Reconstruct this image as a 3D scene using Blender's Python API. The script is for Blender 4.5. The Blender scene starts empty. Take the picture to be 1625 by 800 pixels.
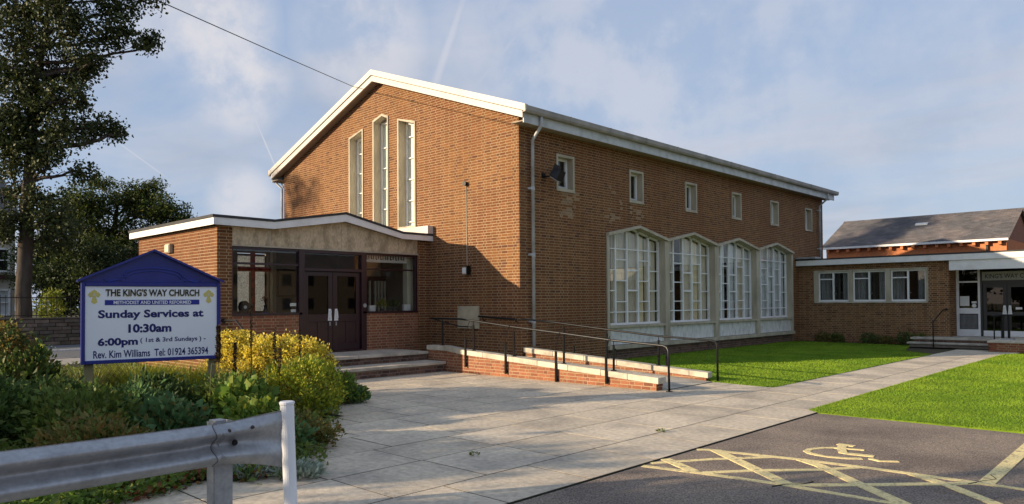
import bpy, math, random
import numpy as np
from mathutils import Vector, Matrix, noise
C = bpy.context.scene
COL = C.collection
R = random.Random(7)
NR = np.random.default_rng(11)
PI = math.pi

# ------------------------------------------------------------------ camera
CAMP = Vector((12.96, -13.79, 1.8))
yaw, pit, rol = -0.765283, 0.0191281, -0.0071527
F = Vector((math.sin(yaw)*math.cos(pit), math.cos(yaw)*math.cos(pit), math.sin(pit)))
rt = Vector((math.cos(yaw), -math.sin(yaw), 0)); up = rt.cross(F)
R2 = rt*math.cos(rol) + up*math.sin(rol); U2 = -rt*math.sin(rol) + up*math.cos(rol)
cd = bpy.data.cameras.new('camera'); cam = bpy.data.objects.new('camera', cd); COL.objects.link(cam)
cam.matrix_world = Matrix(((R2.x, U2.x, -F.x, CAMP.x), (R2.y, U2.y, -F.y, CAMP.y), (R2.z, U2.z, -F.z, CAMP.z), (0, 0, 0, 1)))
cd.sensor_width = 36; cd.lens = 36*1155.4/1625; cd.shift_y = 0.0347; cd.clip_end = 3000; cd.clip_start = 0.05
C.camera = cam

# ------------------------------------------------------------------ sky, sun, exposure
SUNDIR = Vector((-0.585, -1.0, 0.284)).normalized()      # towards the sun
el = math.asin(SUNDIR.z); az = math.atan2(SUNDIR.x, SUNDIR.y)
W = bpy.data.worlds.new('World'); C.world = W; W.use_nodes = True
nt = W.node_tree; nt.nodes.clear(); N = nt.nodes.new; L = nt.links.new
out = N('ShaderNodeOutputWorld'); bg = N('ShaderNodeBackground'); bg.inputs[1].default_value = 0.094
sky = N('ShaderNodeTexSky'); sky.sky_type = 'NISHITA'; sky.sun_disc = False
sky.sun_elevation = el; sky.sun_rotation = az; sky.dust_density = 1.2; sky.air_density = 1.0; sky.ozone_density = 1.2
tc = N('ShaderNodeTexCoord'); sep = N('ShaderNodeSeparateXYZ'); L(tc.outputs['Generated'], sep.inputs[0])
zc = N('ShaderNodeMath'); zc.operation = 'MAXIMUM'; L(sep.outputs[2], zc.inputs[0]); zc.inputs[1].default_value = 0.0
za = N('ShaderNodeMath'); za.operation = 'ADD'; L(zc.outputs[0], za.inputs[0]); za.inputs[1].default_value = 0.12
dx = N('ShaderNodeMath'); dx.operation = 'DIVIDE'; L(sep.outputs[0], dx.inputs[0]); L(za.outputs[0], dx.inputs[1])
dy = N('ShaderNodeMath'); dy.operation = 'DIVIDE'; L(sep.outputs[1], dy.inputs[0]); L(za.outputs[0], dy.inputs[1])
cmb = N('ShaderNodeCombineXYZ'); L(dx.outputs[0], cmb.inputs[0]); L(dy.outputs[0], cmb.inputs[1])
mp = N('ShaderNodeMapping'); L(cmb.outputs[0], mp.inputs[0])
mp.inputs['Rotation'].default_value = (0, 0, 0.5); mp.inputs['Scale'].default_value = (0.62, 0.8, 1); mp.inputs['Location'].default_value = (3.1, 1.7, 0)
n1 = N('ShaderNodeTexNoise'); L(mp.outputs[0], n1.inputs['Vector']); n1.inputs['Scale'].default_value = 1.35; n1.inputs['Detail'].default_value = 7; n1.inputs['Roughness'].default_value = 0.56
n1.inputs['Distortion'].default_value = 0.5
r1 = N('ShaderNodeValToRGB'); L(n1.outputs['Fac'], r1.inputs[0])
r1.color_ramp.elements[0].position = 0.42; r1.color_ramp.elements[0].color = (0, 0, 0, 1)
r1.color_ramp.elements[1].position = 0.62; r1.color_ramp.elements[1].color = (1, 1, 1, 1)
n2 = N('ShaderNodeTexNoise'); L(mp.outputs[0], n2.inputs['Vector']); n2.inputs['Scale'].default_value = 3.2; n2.inputs['Detail'].default_value = 5
cr = N('ShaderNodeValToRGB'); L(n2.outputs['Fac'], cr.inputs[0])
cr.color_ramp.elements[0].position = 0.3; cr.color_ramp.elements[0].color = (3.1, 3.3, 3.85, 1)
cr.color_ramp.elements[1].position = 0.7; cr.color_ramp.elements[1].color = (4.25, 4.3, 4.7, 1)
mx = N('ShaderNodeMix'); mx.data_type = 'RGBA'
fa = N('ShaderNodeMath'); fa.operation = 'MULTIPLY_ADD'; L(r1.outputs[0], fa.inputs[0]); fa.inputs[1].default_value = 0.55; fa.inputs[2].default_value = 0.10
mb = N('ShaderNodeMix'); mb.data_type = 'RGBA'; mb.inputs[0].default_value = .75; L(sky.outputs[0], mb.inputs[6]); mb.inputs[7].default_value = (2.5, 3.35, 4.95, 1)
L(fa.outputs[0], mx.inputs[0]); L(mb.outputs[2], mx.inputs[6]); L(cr.outputs[0], mx.inputs[7])
# a few separate clouds and vapour trails, fixed in the sky
def dirpx(x, y): return (F+R2*((x-812.5)/1155.4)-U2*((y-456.3)/1155.4)).normalized()
def vdot(v):
    d = N('ShaderNodeVectorMath'); d.operation = 'DOT_PRODUCT'; L(tc.outputs['Generated'], d.inputs[0]); d.inputs[1].default_value = v; return d.outputs['Value']
def mrange(x, a, b, c, d_):
    m = N('ShaderNodeMapRange'); m.interpolation_type = 'SMOOTHSTEP'; L(x, m.inputs[0]); m.inputs[1].default_value = a; m.inputs[2].default_value = b; m.inputs[3].default_value = c; m.inputs[4].default_value = d_; return m.outputs[0]
def mulv(a, b):
    m = N('ShaderNodeMath'); m.operation = 'MULTIPLY'; L(a, m.inputs[0]); L(b, m.inputs[1]); return m.outputs[0]
def maxv(a, b):
    m = N('ShaderNodeMath'); m.operation = 'MAXIMUM'; L(a, m.inputs[0]); L(b, m.inputs[1]); return m.outputs[0]
n3 = N('ShaderNodeTexNoise'); L(tc.outputs['Generated'], n3.inputs['Vector']); n3.inputs['Scale'].default_value = 9; n3.inputs['Detail'].default_value = 6; n3.inputs['Roughness'].default_value = .6
wisp = mrange(n3.outputs['Fac'], .36, .60, .2, 1.)
acc = None
for (x, y, rad, st_) in ((335, 40, 3.6, .8), (372, 120, 3.0, .85), (385, 170, 1.8, .6), (575, 60, 4.0, .6), (385, 315, 2.0, .7), (960, 120, 9, .45), (1150, 60, 9, .35), (1500, 150, 8, .25), (800, 60, 5, .3)):
    q = mulv(mrange(vdot(dirpx(x, y)), math.cos(math.radians(rad*1.5)), math.cos(math.radians(rad*.2)), 0., st_), wisp); acc = q if acc is None else maxv(acc, q)
for (x0, y0, x1, y1, w_, st_) in ((735, 0, 690, 135, .010, .42), (400, 178, 436, 262, .0016, .5), (845, 25, 752, 140, .006, .25), (190, 228, 255, 275, .0016, .3)):
    a_, b_ = dirpx(x0, y0), dirpx(x1, y1); nn = a_.cross(b_).normalized(); ab = N('ShaderNodeMath'); ab.operation = 'ABSOLUTE'; L(vdot(nn), ab.inputs[0])
    md = (a_+b_).normalized(); hl = a_.angle(b_)/2; q = mulv(mrange(ab.outputs[0], 0, w_, st_, 0.), mrange(vdot(md), math.cos(hl*1.5), math.cos(hl*.5), 0., 1.)); acc = maxv(acc, q)
mz = N('ShaderNodeMix'); mz.data_type = 'RGBA'; L(acc, mz.inputs[0]); L(mx.outputs[2], mz.inputs[6]); mz.inputs[7].default_value = (5.2, 5.05, 5.2, 1)
L(mz.outputs[2], bg.inputs[0]); L(bg.outputs[0], out.inputs[0])
sl = bpy.data.lights.new('sun', 'SUN'); sl.energy = 4.7; sl.angle = math.radians(0.55); sl.color = (1.0, 0.80, 0.56)
so = bpy.data.objects.new('sun', sl); COL.objects.link(so)
so.rotation_euler = SUNDIR.to_track_quat('Z', 'Y').to_euler(); so.location = (0, -30, 30)
C.view_settings.view_transform = 'Standard'; C.view_settings.look = 'None'; C.view_settings.exposure = 0.68; C.view_settings.gamma = 1.0

# ------------------------------------------------------------------ materials
MATS = {}
def M(name, base, rough=.7, var=.12, scale=3., bump=0., bscale=60., metal=0., rand=0., base2=None, m2scale=1.5, m2lo=.45, m2hi=.62, trans=0., spec=.4, detail=6., alt=None, altp=.85, stretch=None, coat=0.):
    """procedural material: base colour, fine noise variation, optional second tone, per-piece random value, bump"""
    m = bpy.data.materials.new(name); m.use_nodes = True; t = m.node_tree; t.nodes.clear()
    n = t.nodes.new; l = t.links.new
    o = n('ShaderNodeOutputMaterial'); p = n('ShaderNodeBsdfPrincipled')
    geo = n('ShaderNodeNewGeometry'); oi = n('ShaderNodeObjectInfo')
    vec = geo.outputs['Position']
    if stretch:
        mpn = n('ShaderNodeMapping'); l(vec, mpn.inputs[0]); mpn.inputs['Scale'].default_value = stretch; vec = mpn.outputs[0]
    nz = n('ShaderNodeTexNoise'); l(vec, nz.inputs['Vector']); nz.inputs['Scale'].default_value = scale; nz.inputs['Detail'].default_value = detail
    mr = n('ShaderNodeMapRange'); l(nz.outputs['Fac'], mr.inputs[0]); mr.inputs[1].default_value = .3; mr.inputs[2].default_value = .7
    mr.inputs[3].default_value = 1-var; mr.inputs[4].default_value = 1+var
    rgb = n('ShaderNodeRGB'); rgb.outputs[0].default_value = (*base, 1); colo = rgb.outputs[0]
    def mixc(f, a, b):
        q = n('ShaderNodeMix'); q.data_type = 'RGBA'
        if isinstance(f, (int, float)): q.inputs[0].default_value = f
        else: l(f, q.inputs[0])
        l(a, q.inputs[6])
        if isinstance(b, tuple): q.inputs[7].default_value = (*b, 1)
        else: l(b, q.inputs[7])
        return q.outputs[2]
    rnd = None
    if rand or alt:
        ad = n('ShaderNodeMath'); ad.operation = 'ADD'; l(geo.outputs['Random Per Island'], ad.inputs[0]); l(oi.outputs['Random'], ad.inputs[1])
        fr = n('ShaderNodeMath'); fr.operation = 'FRACT'; l(ad.outputs[0], fr.inputs[0]); rnd = fr.outputs[0]
    if alt:
        a2 = n('ShaderNodeMath'); a2.operation = 'MULTIPLY'; l(rnd, a2.inputs[0]); a2.inputs[1].default_value = 7.31
        a3 = n('ShaderNodeMath'); a3.operation = 'FRACT'; l(a2.outputs[0], a3.inputs[0])
        g = n('ShaderNodeMapRange'); l(a3.outputs[0], g.inputs[0]); g.inputs[1].default_value = altp-.25; g.inputs[2].default_value = altp+.1
        colo = mixc(g.outputs[0], colo, alt)
    if base2:
        nb = n('ShaderNodeTexNoise'); l(vec, nb.inputs['Vector']); nb.inputs['Scale'].default_value = m2scale; nb.inputs['Detail'].default_value = 5
        g = n('ShaderNodeMapRange'); l(nb.outputs['Fac'], g.inputs[0]); g.inputs[1].default_value = m2lo; g.inputs[2].default_value = m2hi
        colo = mixc(g.outputs[0], colo, base2)
    mul = n('ShaderNodeVectorMath'); mul.operation = 'SCALE'; l(colo, mul.inputs[0])
    if rand:
        rr = n('ShaderNodeMapRange'); l(rnd, rr.inputs[0]); rr.inputs[3].default_value = 1-rand; rr.inputs[4].default_value = 1+rand
        mm = n('ShaderNodeMath'); mm.operation = 'MULTIPLY'; l(rr.outputs[0], mm.inputs[0]); l(mr.outputs[0], mm.inputs[1]); l(mm.outputs[0], mul.inputs['Scale'])
    else: l(mr.outputs[0], mul.inputs['Scale'])
    l(mul.outputs[0], p.inputs['Base Color'])
    p.inputs['Roughness'].default_value = rough; p.inputs['Metallic'].default_value = metal
    p.inputs['Specular IOR Level'].default_value = spec; p.inputs['Coat Weight'].default_value = coat
    if bump:
        nb = n('ShaderNodeTexNoise'); l(geo.outputs['Position'], nb.inputs['Vector']); nb.inputs['Scale'].default_value = bscale; nb.inputs['Detail'].default_value = 4
        b = n('ShaderNodeBump'); b.inputs['Strength'].default_value = bump; b.inputs['Distance'].default_value = .02; l(nb.outputs['Fac'], b.inputs['Height']); l(b.outputs[0], p.inputs['Normal'])
    if trans:
        tr = n('ShaderNodeBsdfTranslucent'); l(mul.outputs[0], tr.inputs[0]); ms = n('ShaderNodeMixShader'); ms.inputs[0].default_value = trans
        l(p.outputs[0], ms.inputs[1]); l(tr.outputs[0], ms.inputs[2]); l(ms.outputs[0], o.inputs[0])
    else: l(p.outputs[0], o.inputs[0])
    MATS[name] = m
    return m
def glass(name, tint=(.9, .93, .92), gl=.10, rough=.01, tr=None):
    m = bpy.data.materials.new(name); m.use_nodes = True; t = m.node_tree; t.nodes.clear(); n = t.nodes.new; l = t.links.new
    o = n('ShaderNodeOutputMaterial'); T = n('ShaderNodeBsdfTransparent'); T.inputs[0].default_value = (*tint, 1)
    G = n('ShaderNodeBsdfGlossy'); G.inputs['Roughness'].default_value = rough
    lw = n('ShaderNodeLayerWeight'); lw.inputs[0].default_value = .5
    pw = n('ShaderNodeMath'); pw.operation = 'POWER'; l(lw.outputs['Facing'], pw.inputs[0]); pw.inputs[1].default_value = 4.5
    a = n('ShaderNodeMath'); a.operation = 'MULTIPLY_ADD'; l(pw.outputs[0], a.inputs[0]); a.inputs[1].default_value = .8; a.inputs[2].default_value = gl*.5+.02
    ms = n('ShaderNodeMixShader'); l(a.outputs[0], ms.inputs[0]); l(T.outputs[0], ms.inputs[1]); l(G.outputs[0], ms.inputs[2]); l(ms.outputs[0], o.inputs[0])
    nz = n('ShaderNodeTexNoise'); nz.inputs['Scale'].default_value = 1.2; ge = n('ShaderNodeNewGeometry'); l(ge.outputs['Position'], nz.inputs['Vector'])
    b = n('ShaderNodeBump'); b.inputs['Strength'].default_value = .08; l(nz.outputs['Fac'], b.inputs['Height']); l(b.outputs[0], G.inputs['Normal'])
    return m
brick = M('church_brick', (.198, .084, .029), .85, .13, 30, .3, 90, rand=.17, alt=(.115, .045, .023), altp=.86, base2=(.165, .062, .024), m2scale=.5, spec=.2)
brick_pale = M('limed_brick', (.30, .20, .12), .9, .2, 20, .3, 90, rand=.2, spec=.1)
brick_red = M('ramp_brick', (.28, .11, .058), .85, .15, 30, .35, 90, rand=.2, alt=(.20, .08, .05), altp=.9, spec=.2)
brick_wing = M('wing_brick', (.235, .115, .05), .85, .16, 30, .3, 90, rand=.2, alt=(.13, .06, .03), altp=.82, spec=.2)
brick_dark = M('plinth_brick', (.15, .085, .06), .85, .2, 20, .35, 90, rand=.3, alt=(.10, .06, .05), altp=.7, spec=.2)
brick_far = M('far_brick', (.52, .20, .09), .85, .15, 8, .1, 60, spec=.2)
mortar = M('mortar', (.44, .33, .205), .95, .10, 9, .3, 80, base2=(.37, .27, .16), m2scale=.7, spec=.1)
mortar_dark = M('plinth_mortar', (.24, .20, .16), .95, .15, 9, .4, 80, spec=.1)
stone = M('cast_stone', (.50, .445, .335), .85, .10, 6, .25, 70, base2=(.40, .35, .26), m2scale=2.2, spec=.2, stretch=(1, 1, .35))
coping = M('coping_stone', (.60, .54, .42), .85, .14, 9, .3, 70, rand=.08, base2=(.46, .41, .32), m2scale=2.5, spec=.2)
beamconc = M('board_marked_concrete', (.62, .51, .35), .9, .2, 14, .8, 40, base2=(.40, .32, .21), m2scale=2.6, spec=.15, stretch=(1.6, 1.6, .9))
whitew = M('white_paint', (.84, .84, .82), .5, .05, 4, .03, 40, base2=(.70, .69, .66), m2scale=1.8, m2lo=.5, m2hi=.75)
greyp = M('grey_paint', (.56, .58, .58), .45, .07, 3, .04, 30, base2=(.44, .45, .44), m2scale=2.5)
cream = M('barge_paint', (.60, .56, .50), .5, .05, 3, .05, 30, base2=(.52, .48, .42), m2scale=1.4, m2lo=.5, m2hi=.75)
soffit = M('soffit_board', (.34, .27, .2), .8, .1, 5)
felt = M('roof_felt', (.045, .045, .047), .8, .25, 6, .3, 60)
roofsh = M('roof_sheet', (.22, .2, .19), .7, .15, 2, .1, 30, base2=(.3, .27, .24))
panelw = M('roughcast_panel', (.72, .72, .68), .9, .13, 9, .5, 60, base2=(.55, .54, .50), m2scale=6, m2lo=.5, m2hi=.7, stretch=(1, 1, .6))
maroon = M('maroon_paint', (.032, .009, .013), .32, .1, 3, .03, 40, spec=.6)
blackp = M('black_paint', (.008, .008, .009), .36, .1, 8, .02, 50, spec=.35)
brownf = M('brown_door_frame', (.032, .029, .029), .4, .1, 5, spec=.5)
steel = M('galvanised_steel', (.40, .405, .415), .48, .12, 30, .05, 60, metal=.5, base2=(.32, .325, .335), m2scale=6, m2lo=.45, m2hi=.65, spec=.5)
pipe = M('downpipe_paint', (.50, .52, .52), .5, .1, 2, .05, 30, base2=(.4, .4, .38), m2scale=3)
slate = M('slate', (.095, .09, .093), .7, .2, 2.5, .3, 30, rand=.18, base2=(.14, .12, .115), m2scale=.6)
slab = M('paving_slab', (.62, .53, .40), .9, .20, 14, .35, 70, rand=.09, base2=(.44, .38, .30), m2scale=1.3, m2lo=.42, m2hi=.68, spec=.2, detail=9)
joint = M('joint_soil', (.055, .05, .035), 1, .3, 12, .4, 60, spec=.1)
step_m = M('step_stone', (.52, .47, .38), .85, .12, 5, .3, 70, rand=.06, base2=(.38, .34, .28), m2scale=2.2, spec=.2)
asphalt = M('asphalt', (.32, .258, .205), .95, .60, 60, 1.0, 100, base2=(.21, .17, .14), m2scale=.8, m2lo=.4, m2hi=.65, spec=.2, detail=3)
roadm = M('road_asphalt', (.15, .15, .155), .95, .2, 30, .4, 80, spec=.2)
pavem = M('pavement_concrete', (.36, .33, .29), .95, .15, 5, .3, 60, spec=.2)
yellow = M('yellow_marking', (.86, .70, .34), .85, .22, 45, .4, 120, base2=(.34, .28, .18), m2scale=12, m2lo=.57, m2hi=.70, spec=.2)
whiteline = M('white_marking', (.7, .7, .68), .8, .1, 20)
turf = M('turf', (.16, .25, .02), 1, .15, 12, .5, 60, base2=(.12, .20, .018), m2scale=2.5, spec=.1)
grassm = M('grass_blades', (.265, .40, .038), .8, .14, 1.2, rand=.14, base2=(.175, .295, .03), m2scale=.55, m2lo=.40, m2hi=.62, trans=.35, spec=.1, alt=(.28, .32, .05), altp=.97)
earth = M('ground_soil', (.10, .085, .06), 1, .25, 3, .4, 40, base2=(.07, .08, .03), m2scale=1, spec=.1)
soil = M('bed_soil', (.045, .034, .024), 1, .35, 12, .8, 50, spec=.1)
bark = M('bark', (.085, .07, .058), .95, .3, 5, .9, 18, spec=.1, stretch=(1, 1, .25), base2=(.08, .065, .05), m2scale=2)
def leafm(name, c, alt, rand=.35, trans=.35, rough=.55, **k): return M(name, c, rough, .18, 1.3, rand=rand, alt=alt, altp=.85, trans=trans, spec=.25, **k)
lf_tall = leafm('sycamore_leaves', (.045, .062, .018), (.085, .09, .024), trans=.15)
lf_ash = leafm('willow_leaves', (.052, .085, .018), (.14, .15, .03))
lf_dark = leafm('dark_leaves', (.035, .055, .018), (.06, .08, .02))
lf_lime = leafm('lime_leaves', (.26, .30, .04), (.34, .33, .05))
lf_gold = leafm('golden_leaves', (.80, .68, .09), (.60, .44, .07), rand=.3)
lf_gold2 = leafm('yellow_green_leaves', (.36, .40, .04), (.48, .44, .05))
lf_green = leafm('green_leaves', (.15, .25, .04), (.24, .29, .05))
lf_mid = leafm('bed_leaves', (.12, .175, .035), (.20, .22, .045))
lf_deep = leafm('deep_green_leaves', (.075, .125, .033), (.12, .16, .04))
lf_brown = leafm('russet_leaves', (.19, .18, .05), (.30, .17, .045))
lf_red = leafm('fallen_red_leaves', (.16, .05, .02), (.24, .13, .05))
lf_silver = leafm('silver_leaves', (.34, .40, .31), (.44, .48, .38), trans=.1, rough=.8)
lf_bluegrn = leafm('blue_green_leaves', (.10, .19, .07), (.15, .24, .09))
lf_straw = leafm('straw_grass', (.27, .27, .06), (.38, .33, .13))
seedm = leafm('seed_heads', (.075, .045, .03), (.12, .07, .04), trans=0, rough=.9)
stemm = M('stems', (.16, .17, .06), .8, .2, 10)
woodm = M('post_wood', (.33, .27, .14), .85, .2, 6, .4, 40, base2=(.22, .2, .09), m2scale=3, stretch=(1, 1, .2))
bluep = M('blue_paint', (.008, .018, .20), .34, .1, 5, .04, 30, spec=.55)
bluep2 = M('blue_relief_paint', (.025, .045, .30), .34, .1, 5, spec=.55)
signw = M('sign_white', (.90, .91, .94), .4, .02, 3)
ink = M('navy_lettering', (.010, .012, .13), .5, .02, 3)
inkb = M('black_lettering', (.012, .012, .02), .5, .02, 3)
goldp = M('gold_emblem', (.68, .57, .16), .5, .05, 10)
goldsh = M('gold_shadow', (.66, .60, .42), .5, .02, 3)
curtain = M('curtain', (.80, .69, .53), .9, .10, 3, trans=.08, stretch=(1, 1, .1))
wingcur = M('wing_curtain', (.22, .22, .22), .9, .15, 3)
blindm = M('pale_blind', (.90, .89, .82), .9, .06, 3)
curtain_g = M('net_curtain', (.80, .80, .80), .9, .12, 3, trans=.08, stretch=(1, 1, .1))
curtain_y = M('warm_curtain', (.95, .80, .52), .9, .12, 3, trans=.08, stretch=(1, 1, .1))
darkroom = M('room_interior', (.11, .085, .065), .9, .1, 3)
plaster = M('interior_plaster', (.30, .25, .19), .9, .08, 3)
plaster_l = M('cream_plaster', (.62, .57, .42), .9, .05, 3)
pane = glass('window_glass', tint=(.96, .97, .96), gl=.05)
pane_dark = glass('door_glass', tint=(.45, .46, .46), gl=.05)
frost = M('frosted_glass', (.55, .58, .60), .35, .35, 26, .6, 45, trans=.6, detail=4)
redgl = M('red_glass', (.70, .07, .03), .3, .5, 30, .2, 45, trans=.5, base2=(.35, .03, .02), m2scale=8)
whiteplastic = M('white_plastic', (.82, .83, .85), .32, .03, 3, spec=.5, base2=(.74, .75, .77), m2scale=6, m2lo=.6, m2hi=.8)
cardm = M('paper_card', (.75, .74, .70), .8, .04, 5)
greenpl = M('pot_plant_leaves', (.12, .22, .04), .6, .2, 5)
stonew = M('garden_wall_stone', (.16, .13, .10), .95, .25, 4, .6, 30, rand=.3, alt=(.10, .085, .07), altp=.7, spec=.15)
plaqm = M('stone_plaque', (.50, .43, .29), .85, .10, 5, .2, 60, base2=(.42, .35, .24), m2scale=3, spec=.2)
housew = M('house_wall', (.42, .38, .31), .9, .1, 2)

# ------------------------------------------------------------------ object helpers
WO = {}
def setp(o, label=None, cat=None, group=None, kind=None):
    if label: o['label'] = label
    if cat: o['category'] = cat
    if group: o['group'] = group
    if kind: o['kind'] = kind
    return o
def thing(name, label, cat, loc, group=None):
    o = bpy.data.objects.new(name, None); COL.objects.link(o); o.location = loc; o.empty_display_size = .3
    WO[o.name] = Vector(loc); return setp(o, label, cat, group)
def mesh_obj(name, me, parent, origin):
    o = bpy.data.objects.new(name, me); COL.objects.link(o)
    if parent is not None: o.parent = parent; o.location = origin - WO[parent.name]
    else: o.location = origin
    WO[o.name] = origin; return o
def shift_mesh(me, co):
    mn = co.min(0); mxx = co.max(0); org = np.array([(mn[0]+mxx[0])/2, (mn[1]+mxx[1])/2, mn[2]])
    return org
class MB:
    def __init__(s): s.v = []; s.f = []; s.mi = []; s.cur = 0
    def add(s, vs, fs):
        b = len(s.v); s.v += [tuple(v) for v in vs]; s.f += [tuple(b+i for i in f) for f in fs]; s.mi += [s.cur]*len(fs); return s
    def box(s, x0, x1, y0, y1, z0, z1):
        if x0 > x1: x0, x1 = x1, x0
        if y0 > y1: y0, y1 = y1, y0
        if z0 > z1: z0, z1 = z1, z0
        return s.add([(x0,y0,z0),(x1,y0,z0),(x1,y1,z0),(x0,y1,z0),(x0,y0,z1),(x1,y0,z1),(x1,y1,z1),(x0,y1,z1)],
            [(0,3,2,1),(4,5,6,7),(0,1,5,4),(1,2,6,5),(2,3,7,6),(3,0,4,7)])
    def obox(s, O, U, Nn, u0, u1, z0, z1, d0, d1):
        """box in a wall frame: U along, z up, Nn outward"""
        O = Vector(O); U = Vector(U); Nn = Vector(Nn); vs = []
        for d in (d0, d1):
            for (u, z) in ((u0, z0), (u1, z0), (u1, z1), (u0, z1)): p = O+U*u+Nn*d; vs.append((p.x, p.y, p.z+z))
        return s.add(vs, [(0,1,2,3),(7,6,5,4),(0,4,5,1),(1,5,6,2),(2,6,7,3),(3,7,4,0)])
    def prism(s, poly, ext):
        """poly: list of 3D points; ext: extrusion vector"""
        n = len(poly); e = Vector(ext); a = [Vector(p) for p in poly]
        return s.add(a+[p+e for p in a], [tuple(range(n-1, -1, -1)), tuple(range(n, 2*n))]+[(i, (i+1) % n, n+(i+1) % n, n+i) for i in range(n)])
    def tube(s, pts, rad, seg=8, caps=True, flat=None):
        pts = [Vector(p) for p in pts]; n = len(pts); rs = rad if isinstance(rad, (list, tuple)) else [rad]*n
        vs = []; prev = None
        for i, p in enumerate(pts):
            t = (pts[min(i+1, n-1)]-pts[max(i-1, 0)]).normalized()
            if prev is None:
                a = Vector((0, 0, 1)) if abs(t.z) < .9 else Vector((1, 0, 0)); x = t.cross(a).normalized()
            else: x = (prev-t*prev.dot(t)).normalized()
            prev = x; y = t.cross(x)
            for k in range(seg):
                a = 2*PI*k/seg; vs.append(p+(x*math.cos(a)+y*math.sin(a))*rs[i])
        fs = [(i*seg+k, i*seg+(k+1) % seg, (i+1)*seg+(k+1) % seg, (i+1)*seg+k) for i in range(n-1) for k in range(seg)]
        if caps: fs += [tuple(range(seg-1, -1, -1)), tuple(range((n-1)*seg, n*seg))]
        return s.add(vs, fs)
    def lathe(s, c, prof, seg=16):
        vs = [(c[0]+r*math.cos(2*PI*k/seg), c[1]+r*math.sin(2*PI*k/seg), c[2]+z) for (r, z) in prof for k in range(seg)]
        n = len(prof)
        fs = [(i*seg+k, i*seg+(k+1) % seg, (i+1)*seg+(k+1) % seg, (i+1)*seg+k) for i in range(n-1) for k in range(seg)]
        fs += [tuple(range(seg-1, -1, -1)), tuple(range((n-1)*seg, n*seg))]
        return s.add(vs, fs)
    def strip(s, pts, w, z0, z1):
        """flat painted strip of width w following 2D points"""
        P2 = [Vector((p[0], p[1])) for p in pts]; n = len(P2); Ls = []; Rs = []
        for i in range(n):
            t = (P2[min(i+1, n-1)]-P2[max(i-1, 0)]).normalized(); nn = Vector((-t.y, t.x))*(w/2)
            Ls.append(P2[i]+nn); Rs.append(P2[i]-nn)
        vs = [(p.x, p.y, z1) for p in Ls]+[(p.x, p.y, z1) for p in Rs]+[(p.x, p.y, z0) for p in Ls]+[(p.x, p.y, z0) for p in Rs]
        fs = []
        for i in range(n-1):
            fs += [(i, n+i, n+i+1, i+1), (2*n+i, i, i+1, 2*n+i+1), (n+i, 3*n+i, 3*n+i+1, n+i+1)]
        fs += [(0, 2*n, 3*n, n), (n-1, 2*n-1, 4*n-1, 3*n-1)]
        return s.add(vs, fs)
    def build(s, name, mat, parent=None, smooth=False, bevel=0, recalc=True, **k):
        co = np.array(s.v, float); org = shift_mesh(None, co)
        me = bpy.data.meshes.new(name); me.from_pydata((co-org).tolist(), [], s.f)
        mats = mat if isinstance(mat, list) else [mat]
        for m_ in mats: me.materials.append(m_)
        if len(mats) > 1: me.polygons.foreach_set('material_index', s.mi)
        if recalc:
            import bmesh
            b = bmesh.new(); b.from_mesh(me); bmesh.ops.recalc_face_normals(b, faces=b.faces)
            if bevel: bmesh.ops.bevel(b, geom=list(b.edges), offset=bevel, segments=1, affect='EDGES', clamp_overlap=True)
            b.to_mesh(me); b.free()
        if smooth: me.polygons.foreach_set('use_smooth', [True]*len(me.polygons))
        o = mesh_obj(name, me, parent, Vector(org)); 
        return setp(o, **k)
def nmesh(name, V, Fq, mat, parent=None, **k):
    """fast numpy mesh; Fq is (n, 3 or 4) index array"""
    V = np.asarray(V, np.float64); org = shift_mesh(None, V); me = bpy.data.meshes.new(name)
    nf, kk = Fq.shape
    me.vertices.add(len(V)); me.vertices.foreach_set('co', (V-org).astype(np.float32).ravel())
    me.loops.add(nf*kk); me.loops.foreach_set('vertex_index', Fq.astype(np.int32).ravel())
    me.polygons.add(nf); me.polygons.foreach_set('loop_start', np.arange(0, nf*kk, kk, dtype=np.int32))
    me.update(calc_edges=True); me.materials.append(mat)
    return setp(mesh_obj(name, me, parent, Vector(org)), **k)
def struct(o): o['kind'] = 'structure'; return o

# ------------------------------------------------------------------ foliage helpers
def unit(a): return a/np.maximum(np.linalg.norm(a, axis=1, keepdims=True), 1e-9)
def leaf_mesh(name, P, D, size, mat, parent=None, aspect=.5, fold=.25, jit=.35, droop=0., **k):
    """one folded leaf at every point P, pointing along D; 4 vertices, 2 triangles each"""
    n = len(P); s = size*(1+jit*(NR.random(n)*2-1)); D = unit(D)
    A = unit(np.cross(D, NR.normal(size=(n, 3)))); B = np.cross(D, A); s = s[:, None]
    tip = P+D*s; tip[:, 2] -= droop*s[:, 0]
    mid = P+D*s*.48; Lf = mid+A*s*aspect*.5+B*s*fold*.5; Rt = mid-A*s*aspect*.5+B*s*fold*.5
    V = np.stack([P, Lf, tip, Rt], 1).reshape(-1, 3); i = np.arange(n)*4
    Fq = np.concatenate([np.stack([i, i+2, i+1], 1), np.stack([i, i+3, i+2], 1)]) if False else np.stack([np.stack([i, i+2, i+1], 1), np.stack([i, i+3, i+2], 1)], 1).reshape(-1, 3)
    return nmesh(name, V, Fq, mat, parent, **k)
def blob_points(c, r, n, sub=0, subr=.2, shell=.5):
    """points in an ellipsoid, gathered into `sub` clusters"""
    c = np.array(c, float); r = np.array(r, float)
    if sub:
        d = unit(NR.normal(size=(sub, 3)))*(shell+(1-shell)*NR.random((sub, 1)))**.6
        cc = c+d*r; idx = NR.integers(0, sub, n); return cc[idx]+NR.normal(size=(n, 3))*subr
    d = unit(NR.normal(size=(n, 3)))*(shell+(1-shell)*NR.random((n, 1)))
    return c+d*r
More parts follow.
